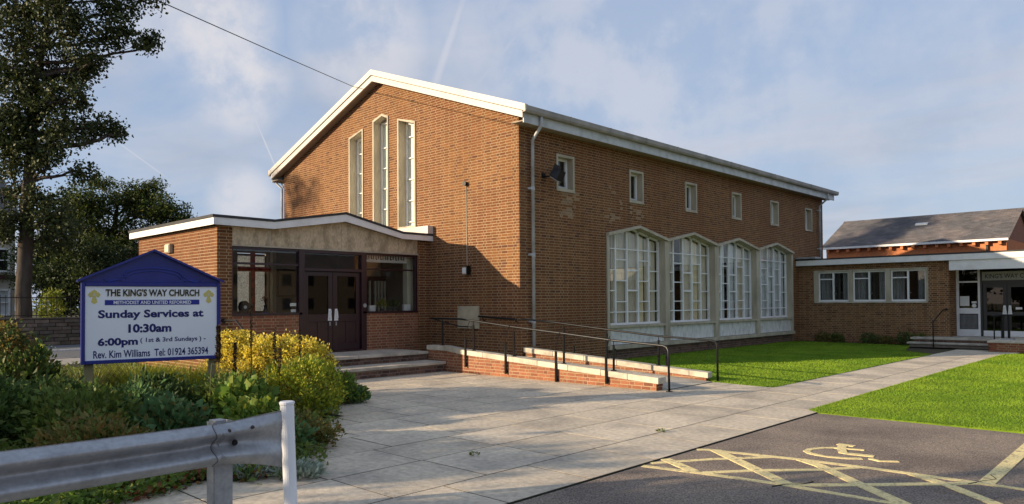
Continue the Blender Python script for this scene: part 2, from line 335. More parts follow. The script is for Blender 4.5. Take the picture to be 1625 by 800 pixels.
def curve_pts(a, b, k=5, sag=.1, jit=.05):
    a = Vector(a); b = Vector(b); Ln = (b-a).length; out = []
    o1 = Vector((R.uniform(-1, 1), R.uniform(-1, 1), R.uniform(-.3, 1)))*Ln*sag
    for i in range(k+1):
        t = i/k; p = a.lerp(b, t)+o1*math.sin(PI*t)
        if 0 < i < k: p += Vector((R.uniform(-1, 1), R.uniform(-1, 1), R.uniform(-1, 1)))*Ln*jit
        out.append(p)
    return out
LAT = Vector((.721, .693, 0)); DEP = Vector((-.693, .721, 0))
def tree(name, label, cat, base, trunk, clumps, lmat, lsize=.2, density=1., subr=.22, group=None, twig=.02, aspect=.7, gaps=None):
    """trunk: [(lateral, height, depth, radius)], clumps: [(lateral, height, rl, rh, rd, leaves)]"""
    base = Vector(base); t = thing(name, label, cat, base, group)
    W3 = lambda l, h, d: base+LAT*l+DEP*d+Vector((0, 0, h))
    tp = [W3(a[0], a[1], a[2]) for a in trunk]; tr = [a[3] for a in trunk]
    b = MB(); fine = []; fr = []
    for i in range(len(tp)-1):
        for k in range(4): q = k/4; fine.append(tp[i].lerp(tp[i+1], q)+Vector((R.uniform(-1, 1), R.uniform(-1, 1), 0))*tr[i]*.12); fr.append(tr[i]*(1-q)+tr[i+1]*q)
    fine.append(tp[-1]); fr.append(tr[-1]); b.tube(fine, fr, 10)
    b.tube([fine[0]-Vector((0, 0, .3)), fine[0]+Vector((0, 0, .1)), fine[0]+Vector((0, 0, .6))], [tr[0]*1.7, tr[0]*1.4, tr[0]], 10)
    b.build('trunk', bark, t, smooth=True)
    PP = []; br = MB()
    for (l, h, rl, rh, rd, n) in clumps:
        dd = R.uniform(-1, 1)*rd*.8; c = W3(l, h, dd)
        cand = [(abs((fine[i]-c).length-0.)+3*max(0, fine[i].z-(c.z-rl*.3)), i) for i in range(len(fine))]
        i = min(cand)[1]; r0 = min(fr[i]*.6, .05+.02*(fine[i]-c).length)
        pts = curve_pts(fine[i], c, 6, .10, .035); br.tube(pts, [r0*(1-.75*q/6)+.01 for q in range(7)], 6, caps=False)
        sub = max(6, int(n/15)); cc = blob_points((0, 0, 0), (1, 1, 1), sub, shell=.25)
        C3 = np.array([list(c+LAT*float(q[0]*rl)+DEP*float(q[1]*rd)+Vector((0, 0, float(q[2]*rh)))) for q in cc])
        if gaps is not None:
            keep = np.array([noise.noise(Vector((q[0]*.62, q[1]*.62, q[2]*.75)))+.35*noise.noise(Vector((q[0]*1.7, q[1]*1.7, q[2]*1.7))) > gaps for q in C3]); 
            if keep.sum() < 3: continue
            C3 = C3[keep]; sub = len(C3)
        for q in C3[::2]:
            s0 = pts[R.randint(3, 6)]; br.tube(curve_pts(s0, Vector(q), 3, .12, .04), [twig*1.2, twig, twig*.7, twig*.3], 4, caps=False)
        idx = NR.integers(0, sub, int((n if gaps is None else sub*15)*density)); PP.append(C3[idx]+NR.normal(size=(len(idx), 3))*subr*np.array([1, 1, .7 if gaps is None else 1.05]))
    br.build('branches', bark, t, smooth=True, recalc=False)
    P3 = np.concatenate(PP); D = NR.normal(size=P3.shape)+np.array([0, 0, -.25])
    leaf_mesh('crown', P3, D, lsize, lmat, t, aspect=aspect, fold=.3)
    return t
# ------------------------------------------------------------------ walls with holes, and bricks as pieces
def clip_poly(poly, planes):
    for (a, b, c) in planes:                       # keep a*u+b*z+c >= 0
        outp = []; n = len(poly)
        for i in range(n):
            p = poly[i]; q = poly[(i+1) % n]; dp = a*p[0]+b*p[1]+c; dq = a*q[0]+b*q[1]+c
            if dp >= 0: outp.append(p)
            if (dp >= 0) != (dq >= 0):
                t = dp/(dp-dq); outp.append((p[0]+(q[0]-p[0])*t, p[1]+(q[1]-p[1])*t))
        poly = outp
        if len(poly) < 3: return []
    return poly
def wall_mesh(b, O, U, Nn, u0, u1, z0, z1, holes, clips, th):
    O = Vector(O); U = Vector(U); Nn = Vector(Nn)
    us = sorted({u0, u1} | {max(u0, min(u1, v)) for h in holes for v in h[:2]}); zs = sorted({z0, z1} | {max(z0, min(z1, v)) for h in holes for v in h[2:4]})
    def P3(u, z, d): p = O+U*u+Nn*d; return (p.x, p.y, p.z+z)
    for i in range(len(us)-1):
        for j in range(len(zs)-1):
            cu = (us[i]+us[i+1])/2; cz = (zs[j]+zs[j+1])/2
            if any(h[0] < cu < h[1] and h[2] < cz < h[3] for h in holes): continue
            pl = clip_poly([(us[i], zs[j]), (us[i+1], zs[j]), (us[i+1], zs[j+1]), (us[i], zs[j+1])], clips)
            if pl:
                b.add([P3(u, z, 0) for u, z in pl], [tuple(range(len(pl)))]); b.add([P3(u, z, -th) for u, z in pl], [tuple(range(len(pl)-1, -1, -1))])
    for h in holes:
        a = max(h[0], u0); c = min(h[1], u1); d = max(h[2], z0); e = min(h[3], z1)
        for (p, q) in (((a, d), (c, d)), ((c, d), (c, e)), ((c, e), (a, e)), ((a, e), (a, d))):
            b.add([P3(*p, 0), P3(*q, 0), P3(*q, -th), P3(*p, -th)], [(0, 1, 2, 3)])
    top = clip_poly([(u0, z0), (u1, z0), (u1, z1), (u0, z1)], clips)
    n = len(top)
    for i in range(n):
        p = top[i]; q = top[(i+1) % n]; b.add([P3(*p, 0), P3(*q, 0), P3(*q, -th), P3(*p, -th)], [(0, 1, 2, 3)])
BW, BH, J = .211, .061, .016
class Bricks:
    def __init__(s): s.c = []
    def wall(s, parent, O, U, Nn, u0, u1, z0, z1, holes=(), clips=(), mat=None, seed=0):
        O = Vector(O); U = Vector(U); Nn = Vector(Nn); row = 0; z = z0+J/2; per = 2*(BW+J)+(.1015+J)
        while z+BH <= z1+.03:
            u = u0-R.uniform(0, .004)-((row % 2)*(per/2+.002))+(row % 3)*.003; k = row % 2
            while u < u1:
                w = (BW, BW, .1015)[k % 3]; k += 1
                segs = [(max(u, u0), min(u+w, u1))]
                for h in holes:
                    if h[2] < z+BH*.6 and h[3] > z+BH*.4:
                        ns = []
                        for (a, c) in segs:
                            if h[1] <= a or h[0] >= c: ns.append((a, c)); continue
                            if h[0]-a > .02: ns.append((a, h[0]))
                            if c-h[1] > .02: ns.append((h[1], c))
                        segs = ns
                for (a, c) in segs:
                    if c-a < .02: continue
                    zt = min(z+BH, z1)
                    pl = [(a, z), (c, z), (c, zt), (a, zt)]
                    full = abs((c-a)-w) < 1e-6 and abs(zt-z-BH) < 1e-6
                    if clips:
                        pl2 = clip_poly(pl, clips); full = full and len(pl2) == 4 and pl2 == pl; pl = pl2
                    if pl: s.c.append((parent, O, U, Nn, pl, w if full else 0, mat))
                u += w+J
            z += BH+J-.002; row += 1
    def finish(s, nmax=300):
        def score(e):
            if not e[5]: return 0
            p = e[1]+e[2]*e[4][0][0]+Vector((0, 0, e[4][0][1])); v = p-CAMP; d = v.length
            x = v.dot(R2)/v.dot(F)*1155.4+812; y = 400+56-v.dot(U2)/v.dot(F)*1155.4
            if not (0 < x < 1625 and 0 < y < 800): return 0
            return max(0, -v.normalized().dot(e[3]))**.5*e[5]/d
        sc = sorted(range(len(s.c)), key=lambda i: -score(s.c[i])); single = {i for i in sc[:nmax] if score(s.c[i]) > 0}
        shared = {}; stuff = {}
        for i, (parent, O, U, Nn, pl, w, mat) in enumerate(s.c):
            if i in single:
                key = (w, tuple(U), tuple(Nn), mat.name)
                if key not in shared:
                    b = MB(); b.obox((0, 0, 0), U, Nn, 0, w, 0, BH, -.004, .0032); me = bpy.data.meshes.new('brick')
                    me.from_pydata(b.v, [], [f for q, f in enumerate(b.f) if q != 0]); me.materials.append(mat)
                    me.update(); shared[key] = me
                d = R.uniform(-.001, .0015)
                mesh_obj('brick', shared[key], parent, O+U*pl[0][0]+Vector((0, 0, pl[0][1]))+Nn*d)
            else:
                zc_ = O.z+pl[0][1]; uc_ = O.y+U.y*pl[0][0]
                if Nn.x > .9 and mat is brick and O.x > -.1 and ((1.45 < uc_ < 2.3 and 4.1 < zc_ < 4.85 and R.random() < .20+(zc_-4.1)*.55) or (4.95 < uc_ < 5.75 and 4.3 < zc_ < 4.85 and R.random() < .25+(zc_-4.3)*.5) or (3.6 < uc_ < 4.6 and 4.1 < zc_ < 5.2 and R.random() < .10)): mat = brick_pale
                b = stuff.setdefault((parent.name, mat.name), (parent, mat, MB()))[2]; n = len(pl); d = .0032+R.uniform(-.001, .0015)
                A = [O+U*u+Vector((0, 0, z))+Nn*d for u, z in pl]; B = [O+U*u+Vector((0, 0, z))-Nn*.004 for u, z in pl]
                b.add(A+B, [tuple(range(n))]+[(k, n+k, n+(k+1) % n, (k+1) % n) for k in range(n)])
        for (parent, mat, b) in stuff.values(): b.build('brickwork', mat, parent, recalc=False, kind='stuff')
def text_obj(name, body, O, U, Nn, u0, u1, z0, z1, mat, parent, bold=.012, thick=.002, label=None, fit=True):
    cu = bpy.data.curves.new(name, 'FONT'); cu.body = body; cu.size = 1; cu.offset = bold; cu.extrude = 0; cu.resolution_u = 3; cu.align_x = 'LEFT'
    to = bpy.data.objects.new(name, cu); COL.objects.link(to); bpy.context.view_layer.update()
    me = bpy.data.meshes.new_from_object(to.evaluated_get(bpy.context.evaluated_depsgraph_get())); bpy.data.objects.remove(to)
    n = len(me.vertices); co = np.zeros(n*3); me.vertices.foreach_get('co', co); co = co.reshape(-1, 3)
    mn = co.min(0); mxx = co.max(0); u = u0+(co[:, 0]-mn[0])/(mxx[0]-mn[0])*(u1-u0); z = z0+(co[:, 1]-mn[1])/(mxx[1]-mn[1])*(z1-z0)
    O = np.array(O, float); U = np.array(U, float); Nv = np.array(Nn, float)
    V = O+u[:, None]*U+Nv*thick+np.stack([0*z, 0*z, z], 1); org = shift_mesh(None, V)
    me.vertices.foreach_set('co', (V-org).ravel()); me.materials.clear(); me.materials.append(mat); me.update(); me.name = name
    return setp(mesh_obj(name, me, parent, Vector(org)), label=label)

# =================================================================== THE SETTING
struct(MB().box(-260, 260, -220, 300, -.4, -.06).build('ground', earth))
cp = struct(MB().box(8.415, 60, -60, -2.06, -.055, -.012).build('car_park', asphalt))
for nm, w_, pts in [
    ('hatch_border', .1, [(8.43, -5.86), (8.55, -5.76), (8.79, -5.73), (9.57, -5.57), (10.34, -5.49), (11.28, -5.46)]),
    ('hatch_line', .09, [(8.43, -6.86), (8.84, -6.2), (9.32, -5.6)]),
    ('hatch_border', .09, [(8.43, -7.03), (9.11, -6.9), (9.85, -6.8), (10.56, -6.79), (11.5, -6.78)]),
    ('hatch_line', .09, [(9.09, -6.87), (9.44, -6.41), (9.92, -5.94), (10.18, -5.56)]),
    ('hatch_line', .1, [(9.9, -6.78), (10.15, -6.6), (10.61, -6.16), (11.26, -5.5)]),
    ('hatch_line', .13, [(8.43, -6.57), (8.97, -6.88)]),
    ('hatch_line', .14, [(8.61, -5.74), (9.98, -6.8)]),
    ('hatch_line', .13, [(9.57, -5.57), (9.85, -5.74), (10.41, -6.26), (11.0, -6.78)]),
    ('hatch_line', .12, [(10.7, -5.5), (11.06, -5.74), (11.7, -6.35)]),
    ('bay_line', .14, [(11.34, -5.52), (11.31, -2.3)]),
    ('bay_line', .07, [(11.41, -5.47), (13.8, -5.5)])]:
    mk_i = globals().get('mk_i', 0)+1; z = -.0098+.0005*mk_i
    MB().strip(pts, w_, -.013, z).build(nm, yellow, cp)
for pts in ([(9.86, -6.95), (9.93, -6.78), (10.05, -6.66), (10.08, -6.50)], [(11.22, -5.6), (11.30, -5.36), (11.38, -5.2), (11.30, -5.02)]):
    MB().strip(pts, .006, -.013, -.0015).build('crack', joint, cp)
wb = MB()
wb.strip([(9.74, -4.66), (9.6, -4.66), (9.49, -4.79), (9.43, -4.95), (9.44, -5.08), (9.52, -5.17), (9.62, -5.21), (9.77, -5.22), (9.94, -5.17), (10.07, -5.08)], .075, -.013, -.0065)
wb.strip([(9.56, -4.40), (9.60, -4.40), (9.76, -4.40)], .10, -.013, -.0061)
wb.strip([(9.62, -4.38), (9.68, -4.62), (9.80, -4.90), (9.88, -4.90), (10.0, -4.88), (10.13, -4.86)], .10, -.013, -.0057)
wb.strip([(9.73, -4.62), (9.93, -4.57)], .055, -.013, -.0053); wb.strip([(10.14, -5.02), (10.26, -5.08), (10.42, -4.97)], .06, -.013, -.0049)
wb.build('wheelchair_symbol', yellow, cp)

# paving: a joint bed with separate slabs
bedline = [(-3.4, -6.55), (1.0, -6.0), (1.85, -6.35), (2.35, -6.95), (3.3, -7.55), (4.3, -8.35), (5.1, -9.0), (5.9, -9.35), (6.3, -9.8), (6.2, -10.3), (5.7, -10.55), (5.9, -11.1), (6.0, -12.5), (6.1, -22)]
def in_bed(x, y):
    if y > -6: return False
    # x limit of the bed at a given y
    for (a, b) in zip(bedline[1:], bedline[2:]):
        lo, hi = sorted((a[1], b[1]))
        if lo <= y <= hi: return x < a[0]+(b[0]-a[0])*((y-a[1])/(b[1]-a[1]) if b[1] != a[1] else 0)
    return x < 6
pav = struct(MB().box(-12.0, 8.4, -24, .0, -.07, -.0012).box(6.44, 8.4, 0, 17.6, -.07, -.0015).box(-.1, 6.44, 0, .82, -.07, -.0018).build('paving', joint))
def slab_piece(x0, x1, y0, y1):
    g = .010; d = R.uniform(.0008, .0022); t1, t2, t3, t4 = [R.uniform(-.0008, .0008) for _ in range(4)]
    b = MB(); x0 += g; x1 -= g; y0 += g; y1 -= g
    b.add([(x0, y0, -.03), (x1, y0, -.03), (x1, y1, -.03), (x0, y1, -.03), (x0, y0, d+t1), (x1, y0, d+t2), (x1, y1, d+t3), (x0, y1, d+t4)],
        [(4, 5, 6, 7), (0, 1, 5, 4), (1, 2, 6, 5), (2, 3, 7, 6), (3, 0, 4, 7)])
    b.build('slab', slab, pav, recalc=False)
xs = [8.4, 7.5, 6.45]; 
for c in range(2):
    y = -15.1-.6*c
    while y < 15.4:
        ln = 1.2; slab_piece(xs[c+1], xs[c], y, min(y+ln, 15.6)); y += ln
x = 6.45; c = 0
while x > -3.2:
    w_ = .9 if c < 3 else .75; y = -15.3-R.uniform(0, .6)
    lim = .82 if x-w_ > 4.5 else -1.36
    while y < lim-.02:
        ln = (1.2 if c < 3 else .9); y1 = y+ln
        if not (in_bed(x-w_*.1, y+.1) and in_bed(x-w_*.1, y1-.1)) and y < lim: slab_piece(max(x-w_, 5.06) if y >= -1.36 else x-w_, x, y, min(y1, lim))
        y = y1
    x -= w_; c += 1
for (a, b_, c_, d) in [(5.55, 6.45, -1.4, -.3), (5.55, 6.45, -.3, .8), (5.05, 5.55, -1.35, -.3), (5.05, 5.55, -.3, .6)]: pass
# left pavement, road, verge
struct(MB().box(-14.8, -8.9, -60, 60, -.05, -.004).build('pavement', pavem))
struct(MB().box(-19.8, -14.95, -60, 60, -.055, -.03).build('road', roadm))
kb = MB(); y = -16
while y < 6: kb.box(-14.94, -14.81, y, y+.895, -.05, .012); y += .9
kb.build('kerb', pavem, None, kind='structure')
MB().box(-19.95, -19.82, -60, 60, -.05, .03).build('kerb', whiteline, None, kind='structure')
struct(MB().box(-24.0, -19.96, -60, 60, -.05, .005).build('verge', roadm))

# lawns
def lawn(name, poly, z):
    return struct(MB().prism([(x, y, -.06) for x, y in poly], (0, 0, .06+z)).build(name, turf))
LA = [(.0, 1.05), (4.95, .98), (5.1, .82), (6.3, .66), (6.44, .75), (6.44, 12.3), (5.35, 13.4), (4.6, 16.7), (0, 17.1)]
LB = [(8.42, -2.05), (30, -1.35), (30, 14.6), (8.44, 14.0), (8.2, 13.5), (8.22, -1.9)]
lawn('lawn', LA, .006); lawn('lawn', LB, .0065)
def inside(poly, X, Y):
    r = np.zeros(len(X), bool); n = len(poly); j = n-1
    for i in range(n):
        xi, yi = poly[i]; xj, yj = poly[j]
        r ^= ((yi > Y) != (yj > Y)) & (X < (xj-xi)*(Y-yi)/(yj-yi+1e-9)+xi); j = i
    return r
def grass(name, poly, n, size, mat, near=None):
    a = np.array(poly); X = NR.uniform(a[:, 0].min(), min(a[:, 0].max(), 20), n); Y = NR.uniform(a[:, 1].min(), a[:, 1].max(), n)
    d = np.hypot(X-CAMP.x, Y-CAMP.y); keep = inside(poly, X, Y) & (NR.random(n) < np.clip((11/d)**1.6, .12, 1))
    X, Y, d = X[keep], Y[keep], d[keep]; m = len(X)
    # edge fringe
    E = []
    for i in range(len(poly)):
        p = np.array(poly[i]); q = np.array(poly[(i+1) % len(poly)]); k = int(np.linalg.norm(q-p)*220); t = NR.random((k, 1)); E.append(p+(q-p)*t+NR.normal(size=(k, 2))*.018)
    E = np.concatenate(E); X = np.r_[X, E[:, 0]]; Y = np.r_[Y, E[:, 1]]; d = np.hypot(X-CAMP.x, Y-CAMP.y)
    P3 = np.stack([X, Y, np.full(len(X), .004)], 1); D = NR.normal(size=P3.shape)*np.array([.55, .55, 0])+np.array([0, 0, 1.])
    n_ = len(P3); s = (size*(.6+.8*NR.random(n_))*np.clip(d/13, 1, 1.7))[:, None]; D = unit(D); A = unit(np.cross(D, NR.normal(size=D.shape)))
    wd = (.0035*np.clip(d/7, 1, 4))[:, None]
    V = np.stack([P3-A*wd, P3+A*wd, P3+D*s], 1).reshape(-1, 3)
    return nmesh(name, V, np.arange(n_*3).reshape(-1, 3), mat, None, kind='stuff')
setp(grass('grass', LA, 240000, .020, grassm), 'short green grass on the lawn beside the long church wall', 'grass')
setp(grass('grass', LB, 620000, .020, grassm), 'bright short grass on the lawn between path and car park', 'grass')

# =================================================================== THE CHURCH HALL
ch = thing('church_hall', 'tall brown brick church hall with pitched white-edged gable and row of zigzag windows', 'church', (-6, 10, 0))
fw = MB()
FU, FN = (1, 0, 0), (0, -1, 0)
RS = .362; APX = 8.93
clipF = [(-RS, -1, APX-RS*6.07), (RS, -1, APX+RS*6.07)]
def gtop(u): return 0
gw = [(-7.80, -6.98, 3.9, 7.32, 7.50), (-6.44, -5.61, 3.9, 7.66, 7.67), (-5.14, -4.26, 4.05, 7.49, 7.27)]
holesF = [(a, b, z0+.03, 7.95) for a, b, z0, l, r in gw]
def headsegs(a, b, l, r):
    if abs(l-r) < .05: pk = (a+b)/2+.08; return [((a, l), (pk, l+.13)), ((pk, l+.13), (b, r))]
    return [((a, l), (b, r))]
wall_mesh(fw, (0, 0, 0), FU, FN, -12.14, -.012, 0, 9, holesF, clipF, .3)
FILL = []
for a, b_, z0, l, r in gw:
    for (p, q) in headsegs(a, b_, l, r):
        k = (q[1]-p[1])/(q[0]-p[0]); FILL.append((p[0], q[0], [(-k, 1, -(p[1]-k*p[0]-.02))]))
for (u0, u1, cc_) in FILL: wall_mesh(fw, (0, 0, 0), FU, FN, u0, u1, 7.2, 7.95, [], clipF+cc_, .3)
fwo = fw.build('gable_wall', mortar, ch, recalc=False)
BC = Bricks()
bigh = [(a, b, z0, 7.95) for a, b, z0, l, r in gw]
BC.wall(fwo, (0, 0, 0), FU, FN, -12.14, .006, 0, 9, bigh+[(-8.63, -3.67, 0, 3.6)], clipF, brick)
for (u0, u1, cc_) in FILL: BC.wall(fwo, (0, 0, 0), FU, FN, u0, u1, 7.2, 7.95, [], clipF+cc_, brick)
BAYS = [3.75, 7.08, 10.41, 13.74]; BP = 3.33
smalls = [1.87, 5.35, 8.68, 12.02, 15.35, 18.88]
SU, SN = (0, 1, 0), (1, 0, 0)
hs = [(3.75, 17.07, .0, 4.125)]+[(c-.36, c+.36, 4.89, 5.84) for c in smalls]
sw = MB(); wall_mesh(sw, (0, 0, 0), SU, SN, 0.006, 20.54, 0, 6.44, hs, [], .3)
hb = [(3.75, 17.07, .0, 4.125)]+[(c-.39, c+.39, 4.86, 5.87) for c in smalls]
for b0 in BAYS:
    m_ = b0+BP/2
    for (a, c, s_) in ((b0, m_, 1), (m_, b0+BP, -1)):
        # brick above the sloping hood of each half bay
        k = .32/(BP/2)
        cl = [(-k, 1, -(3.83+k*(-b0)) - 0.0)] if s_ > 0 else [(k, 1, -(3.83+k*(b0+BP)))]
        wall_mesh(sw, (0, 0, 0), SU, SN, a, c, 3.825, 4.125, [], cl, .3)
swo = sw.build('side_wall', mortar, ch, recalc=False)
BC.wall(swo, (0, 0, 0), SU, SN, -.006, 20.54, 0, 6.42, hb, [], brick)
for b0 in BAYS:
    m_ = b0+BP/2; k = .32/(BP/2)
    BC.wall(swo, (0, 0, 0), SU, SN, b0, m_, 3.825, 4.125, [], [(-k, 1, -(3.83-k*b0))], brick)
    BC.wall(swo, (0, 0, 0), SU, SN, m_, b0+BP, 3.825, 4.125, [], [(k, 1, -(3.83+k*(b0+BP)))], brick)
BC.finish(300)
bw = MB(); bw.box(-12.14, -11.9, .3, 20.54, 0, 6.5).box(-11.9, -.3, 20.3, 20.54, 0, 6.5)
bw.prism([(-12.14, 20.54, 6.5), (0, 20.54, 6.5), (-6.07, 20.54, APX)], (0, -.24, 0)); bw.build('rear_wall', brick, ch)
# dark plinth under the big windows
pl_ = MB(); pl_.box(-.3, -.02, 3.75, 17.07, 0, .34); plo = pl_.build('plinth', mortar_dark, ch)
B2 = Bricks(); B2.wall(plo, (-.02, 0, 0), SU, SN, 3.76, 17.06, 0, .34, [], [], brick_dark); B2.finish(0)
# roof
for s_ in (-1, 1):
    xr = -6.07; xe = xr+s_*6.55; ze = APX+.02-RS*6.55
    b = MB(); n_ = 18
    b.prism([(xr, -.26, APX+.04), (xe, -.26, ze+.02), (xe, -.26, ze+.14), (xr, -.26, APX+.16)], (0, 21.1, 0)); b.build('roof_slope', roofsh, ch)
    lo = MB(); lo.prism([(xr, -.32, 8.80), (xr+s_*6.50, -.32, 8.80-.358*6.50), (xr+s_*6.50, -.32, 8.970-.358*6.50), (xr, -.32, 8.970)], (0, .05, 0)); lo.build('barge_board', cream, ch)
    hi = MB(); hi.prism([(xr, -.36, 8.99), (xr+s_*6.62, -.36, 8.99-.358*6.62), (xr+s_*6.62, -.36, 9.165-.358*6.62), (xr, -.36, 9.165)], (0, .12, 0)); hi.build('barge_trim', cream, ch)
    sf = MB(); sf.prism([(xr, -.27, 8.84), (xr+s_*6.45, -.27, 8.84-.358*6.45), (xr+s_*6.45, -.27, 8.86-.358*6.45), (xr, -.27, 8.86)], (0, .27, 0)); sf.build('verge_soffit', soffit, ch)
    xo = 0 if s_ > 0 else -12.14
    e = MB(); e.box(xo+s_*.008, xo+s_*.40, -.26, 20.85, 6.40, 6.43); e.build('eaves_soffit', soffit, ch)
    e = MB(); e.box(xo+s_*.40, xo+s_*.43, -.27, 20.85, 6.36, 6.60); e.build('fascia', greyp, ch)
    g = MB(); y = -.36
    while y < 20.85:
        y1 = min(y+1.82, 20.98); xa = xo+s_*.435; xb = xo+s_*.585
        prof = [(xa, 6.60), (xb-s_*.03, 6.60), (xb, 6.65), (xb, 6.765), (xb-s_*.012, 6.765), (xb-s_*.015, 6.66), (xa+s_*.012, 6.62), (xa+s_*.012, 6.765), (xa, 6.765)]
        g.prism([(p[0], y+.004, p[1]) for p in prof], (0, y1-y-.008, 0)); g.box(xa, xb+s_*.008, y1-.05, y1-.01, 6.598, 6.60); g.prism([(xb, y1-.05, 6.64), (xb+s_*.01, y1-.05, 6.64), (xb+s_*.01, y1-.05, 6.77), (xb, y1-.05, 6.77)], (0, .06, 0)); y = y1
    g.build('gutter', roofsh if s_ < 0 else M('gutter_grey', (.36, .33, .29), .7, .15, 2, .1, 40, base2=(.27, .25, .22), m2scale=1.5), ch)
def downpipe(x, y, ztop, zbot, xo, r=.045):
    b = MB(); s_ = 1 if xo > x-.2 else -1
    b.tube([(xo, y-.08 if xo > 0 else y, 6.6), (xo, y-.08 if xo > 0 else y, ztop+.30), (x, y, ztop), (x, y, zbot)], r, 12, True)
    o = b.build('downpipe', pipe, ch, smooth=True)
    c = MB(); 
    for z in np.arange(zbot+.6, ztop, 1.75): c.lathe((x, y, z), [(r+.008, 0), (r+.012, .02), (r+.008, .10)], 12); c.box(x-s_*.12 if xo > 0 else x, x+.01, y-.10, y-.03, z+.03, z+.09)
    c.build('pipe_bracket', pipe, o)
downpipe(.10, .42, 6.06, .62, .48); downpipe(.10, 19.95, 6.06, 3.45, .50)
b = MB(); b.tube([(-12.6, -.16, 6.55), (-12.6, -.16, 6.42), (-12.20, -.06, 6.1), (-12.20, -.06, .1)], .045, 10); b.build('downpipe', pipe, ch, smooth=True)
b = MB(); b.tube([(-12.62, .1, 6.55), (-12.45, .05, 6.36), (-12.2, .0, 6.16)], .03, 8); b.build('overflow_pipe', pipe, ch, smooth=True)
# gable windows: stone surround > frame, panes
for (a, c, z0, zl, zr) in gw:
    pk = (c+a)/2+.08 if abs(zl-zr) < .05 else None
    top = [(c, zr)]+([(pk, zl+.13)] if pk else [])+[(a, zl)]
    def ring(b, ins, y0, y1, z0_=z0):
        outer = [(a, z0_), (c, z0_)]+top; n = len(outer); cx_ = (a+c)/2
        inner = [(a+ins, z0_+ins), (c-ins, z0_+ins), (c-ins, zr-ins*1.05)]+([(pk, zl+.13-ins*1.05)] if pk else [])+[(a+ins, zl-ins*1.05)]
        for i in range(n):
            j = (i+1) % n; p, q, r_, s_ = outer[i], outer[j], inner[j], inner[i]
            b.prism([(p[0], y0, p[1]), (q[0], y0, q[1]), (r_[0], y0, r_[1]), (s_[0], y0, s_[1])], (0, y1-y0, 0))
        return inner
    b = MB(); inn = ring(b, .06, -.035, .32); so_ = b.build('window', stone, ch)
    fr = MB(); x0, x1 = a+.06, c-.06; zb = z0+.06; zt = min(zl, zr)-.07; zpk = max(zl, zr)
    for xx in (x0, x1-.05): fr.box(xx, xx+.05, .24, .30, zb, (zl if xx == x0 else zr)-.08)
    fr.box(x0, x1, .24, .30, zb, zb+.05); fr.prism([(x0, .24, zl-.12), (x1, .24, zr-.12), (x1, .24, zr-.06), (x0, .24, zl-.06)], (0, .06, 0))
    z = zb+.16
    while z < zt-.2: fr.box(x0+.05, x1-.05, .25, .285, z, z+.028); z += .66
    fr.build('window_frame', whitew, so_)
    MB().prism([(x0, .262, zb), (x1, .262, zb), (x1, .262, zr-.08), (x0, .262, zl-.08)], (0, .006, 0)).build('pane', pane, so_)
    MB().box(x0-.02, x1+.02, .31, .32, zb, max(zl, zr)).build('blind', blindm, so_)
# small square windows
for c in smalls:
    b = MB()
    for (u0, u1, z0, z1) in ((c-.39, c+.39, 5.80, 5.87), (c-.39, c+.39, 4.86, 4.93), (c-.39, c-.32, 4.93, 5.80), (c+.32, c+.39, 4.93, 5.80)): b.obox((0, 0, 0), SU, SN, u0, u1, z0, z1, -.32, .03)
    b.obox((0, 0, 0), SU, SN, c-.41, c+.41, 4.84, 4.86, -.2, .045)
    o = b.build('window', stone, ch); f = MB()
    for (u0, u1, z0, z1) in ((c-.32, c+.32, 5.74, 5.80), (c-.32, c+.32, 4.93, 5.0), (c-.32, c-.25, 5.0, 5.74), (c+.25, c+.32, 5.0, 5.74), (c-.25, c+.25, 4.99, 5.02)): f.obox((0, 0, 0), SU, SN, u0, u1, z0, z1, -.24, -.18)
    f.build('window_frame', whitew, o)
    MB().obox((0, 0, 0), SU, SN, c-.25, c+.25, 5.0, 5.74, -.215, -.21).build('pane', pane, o)
    MB().obox((0, 0, 0), SU, SN, c-.30, c+.02, 4.93, 5.78, -.29, -.28).build('blind', curtain_g, o)
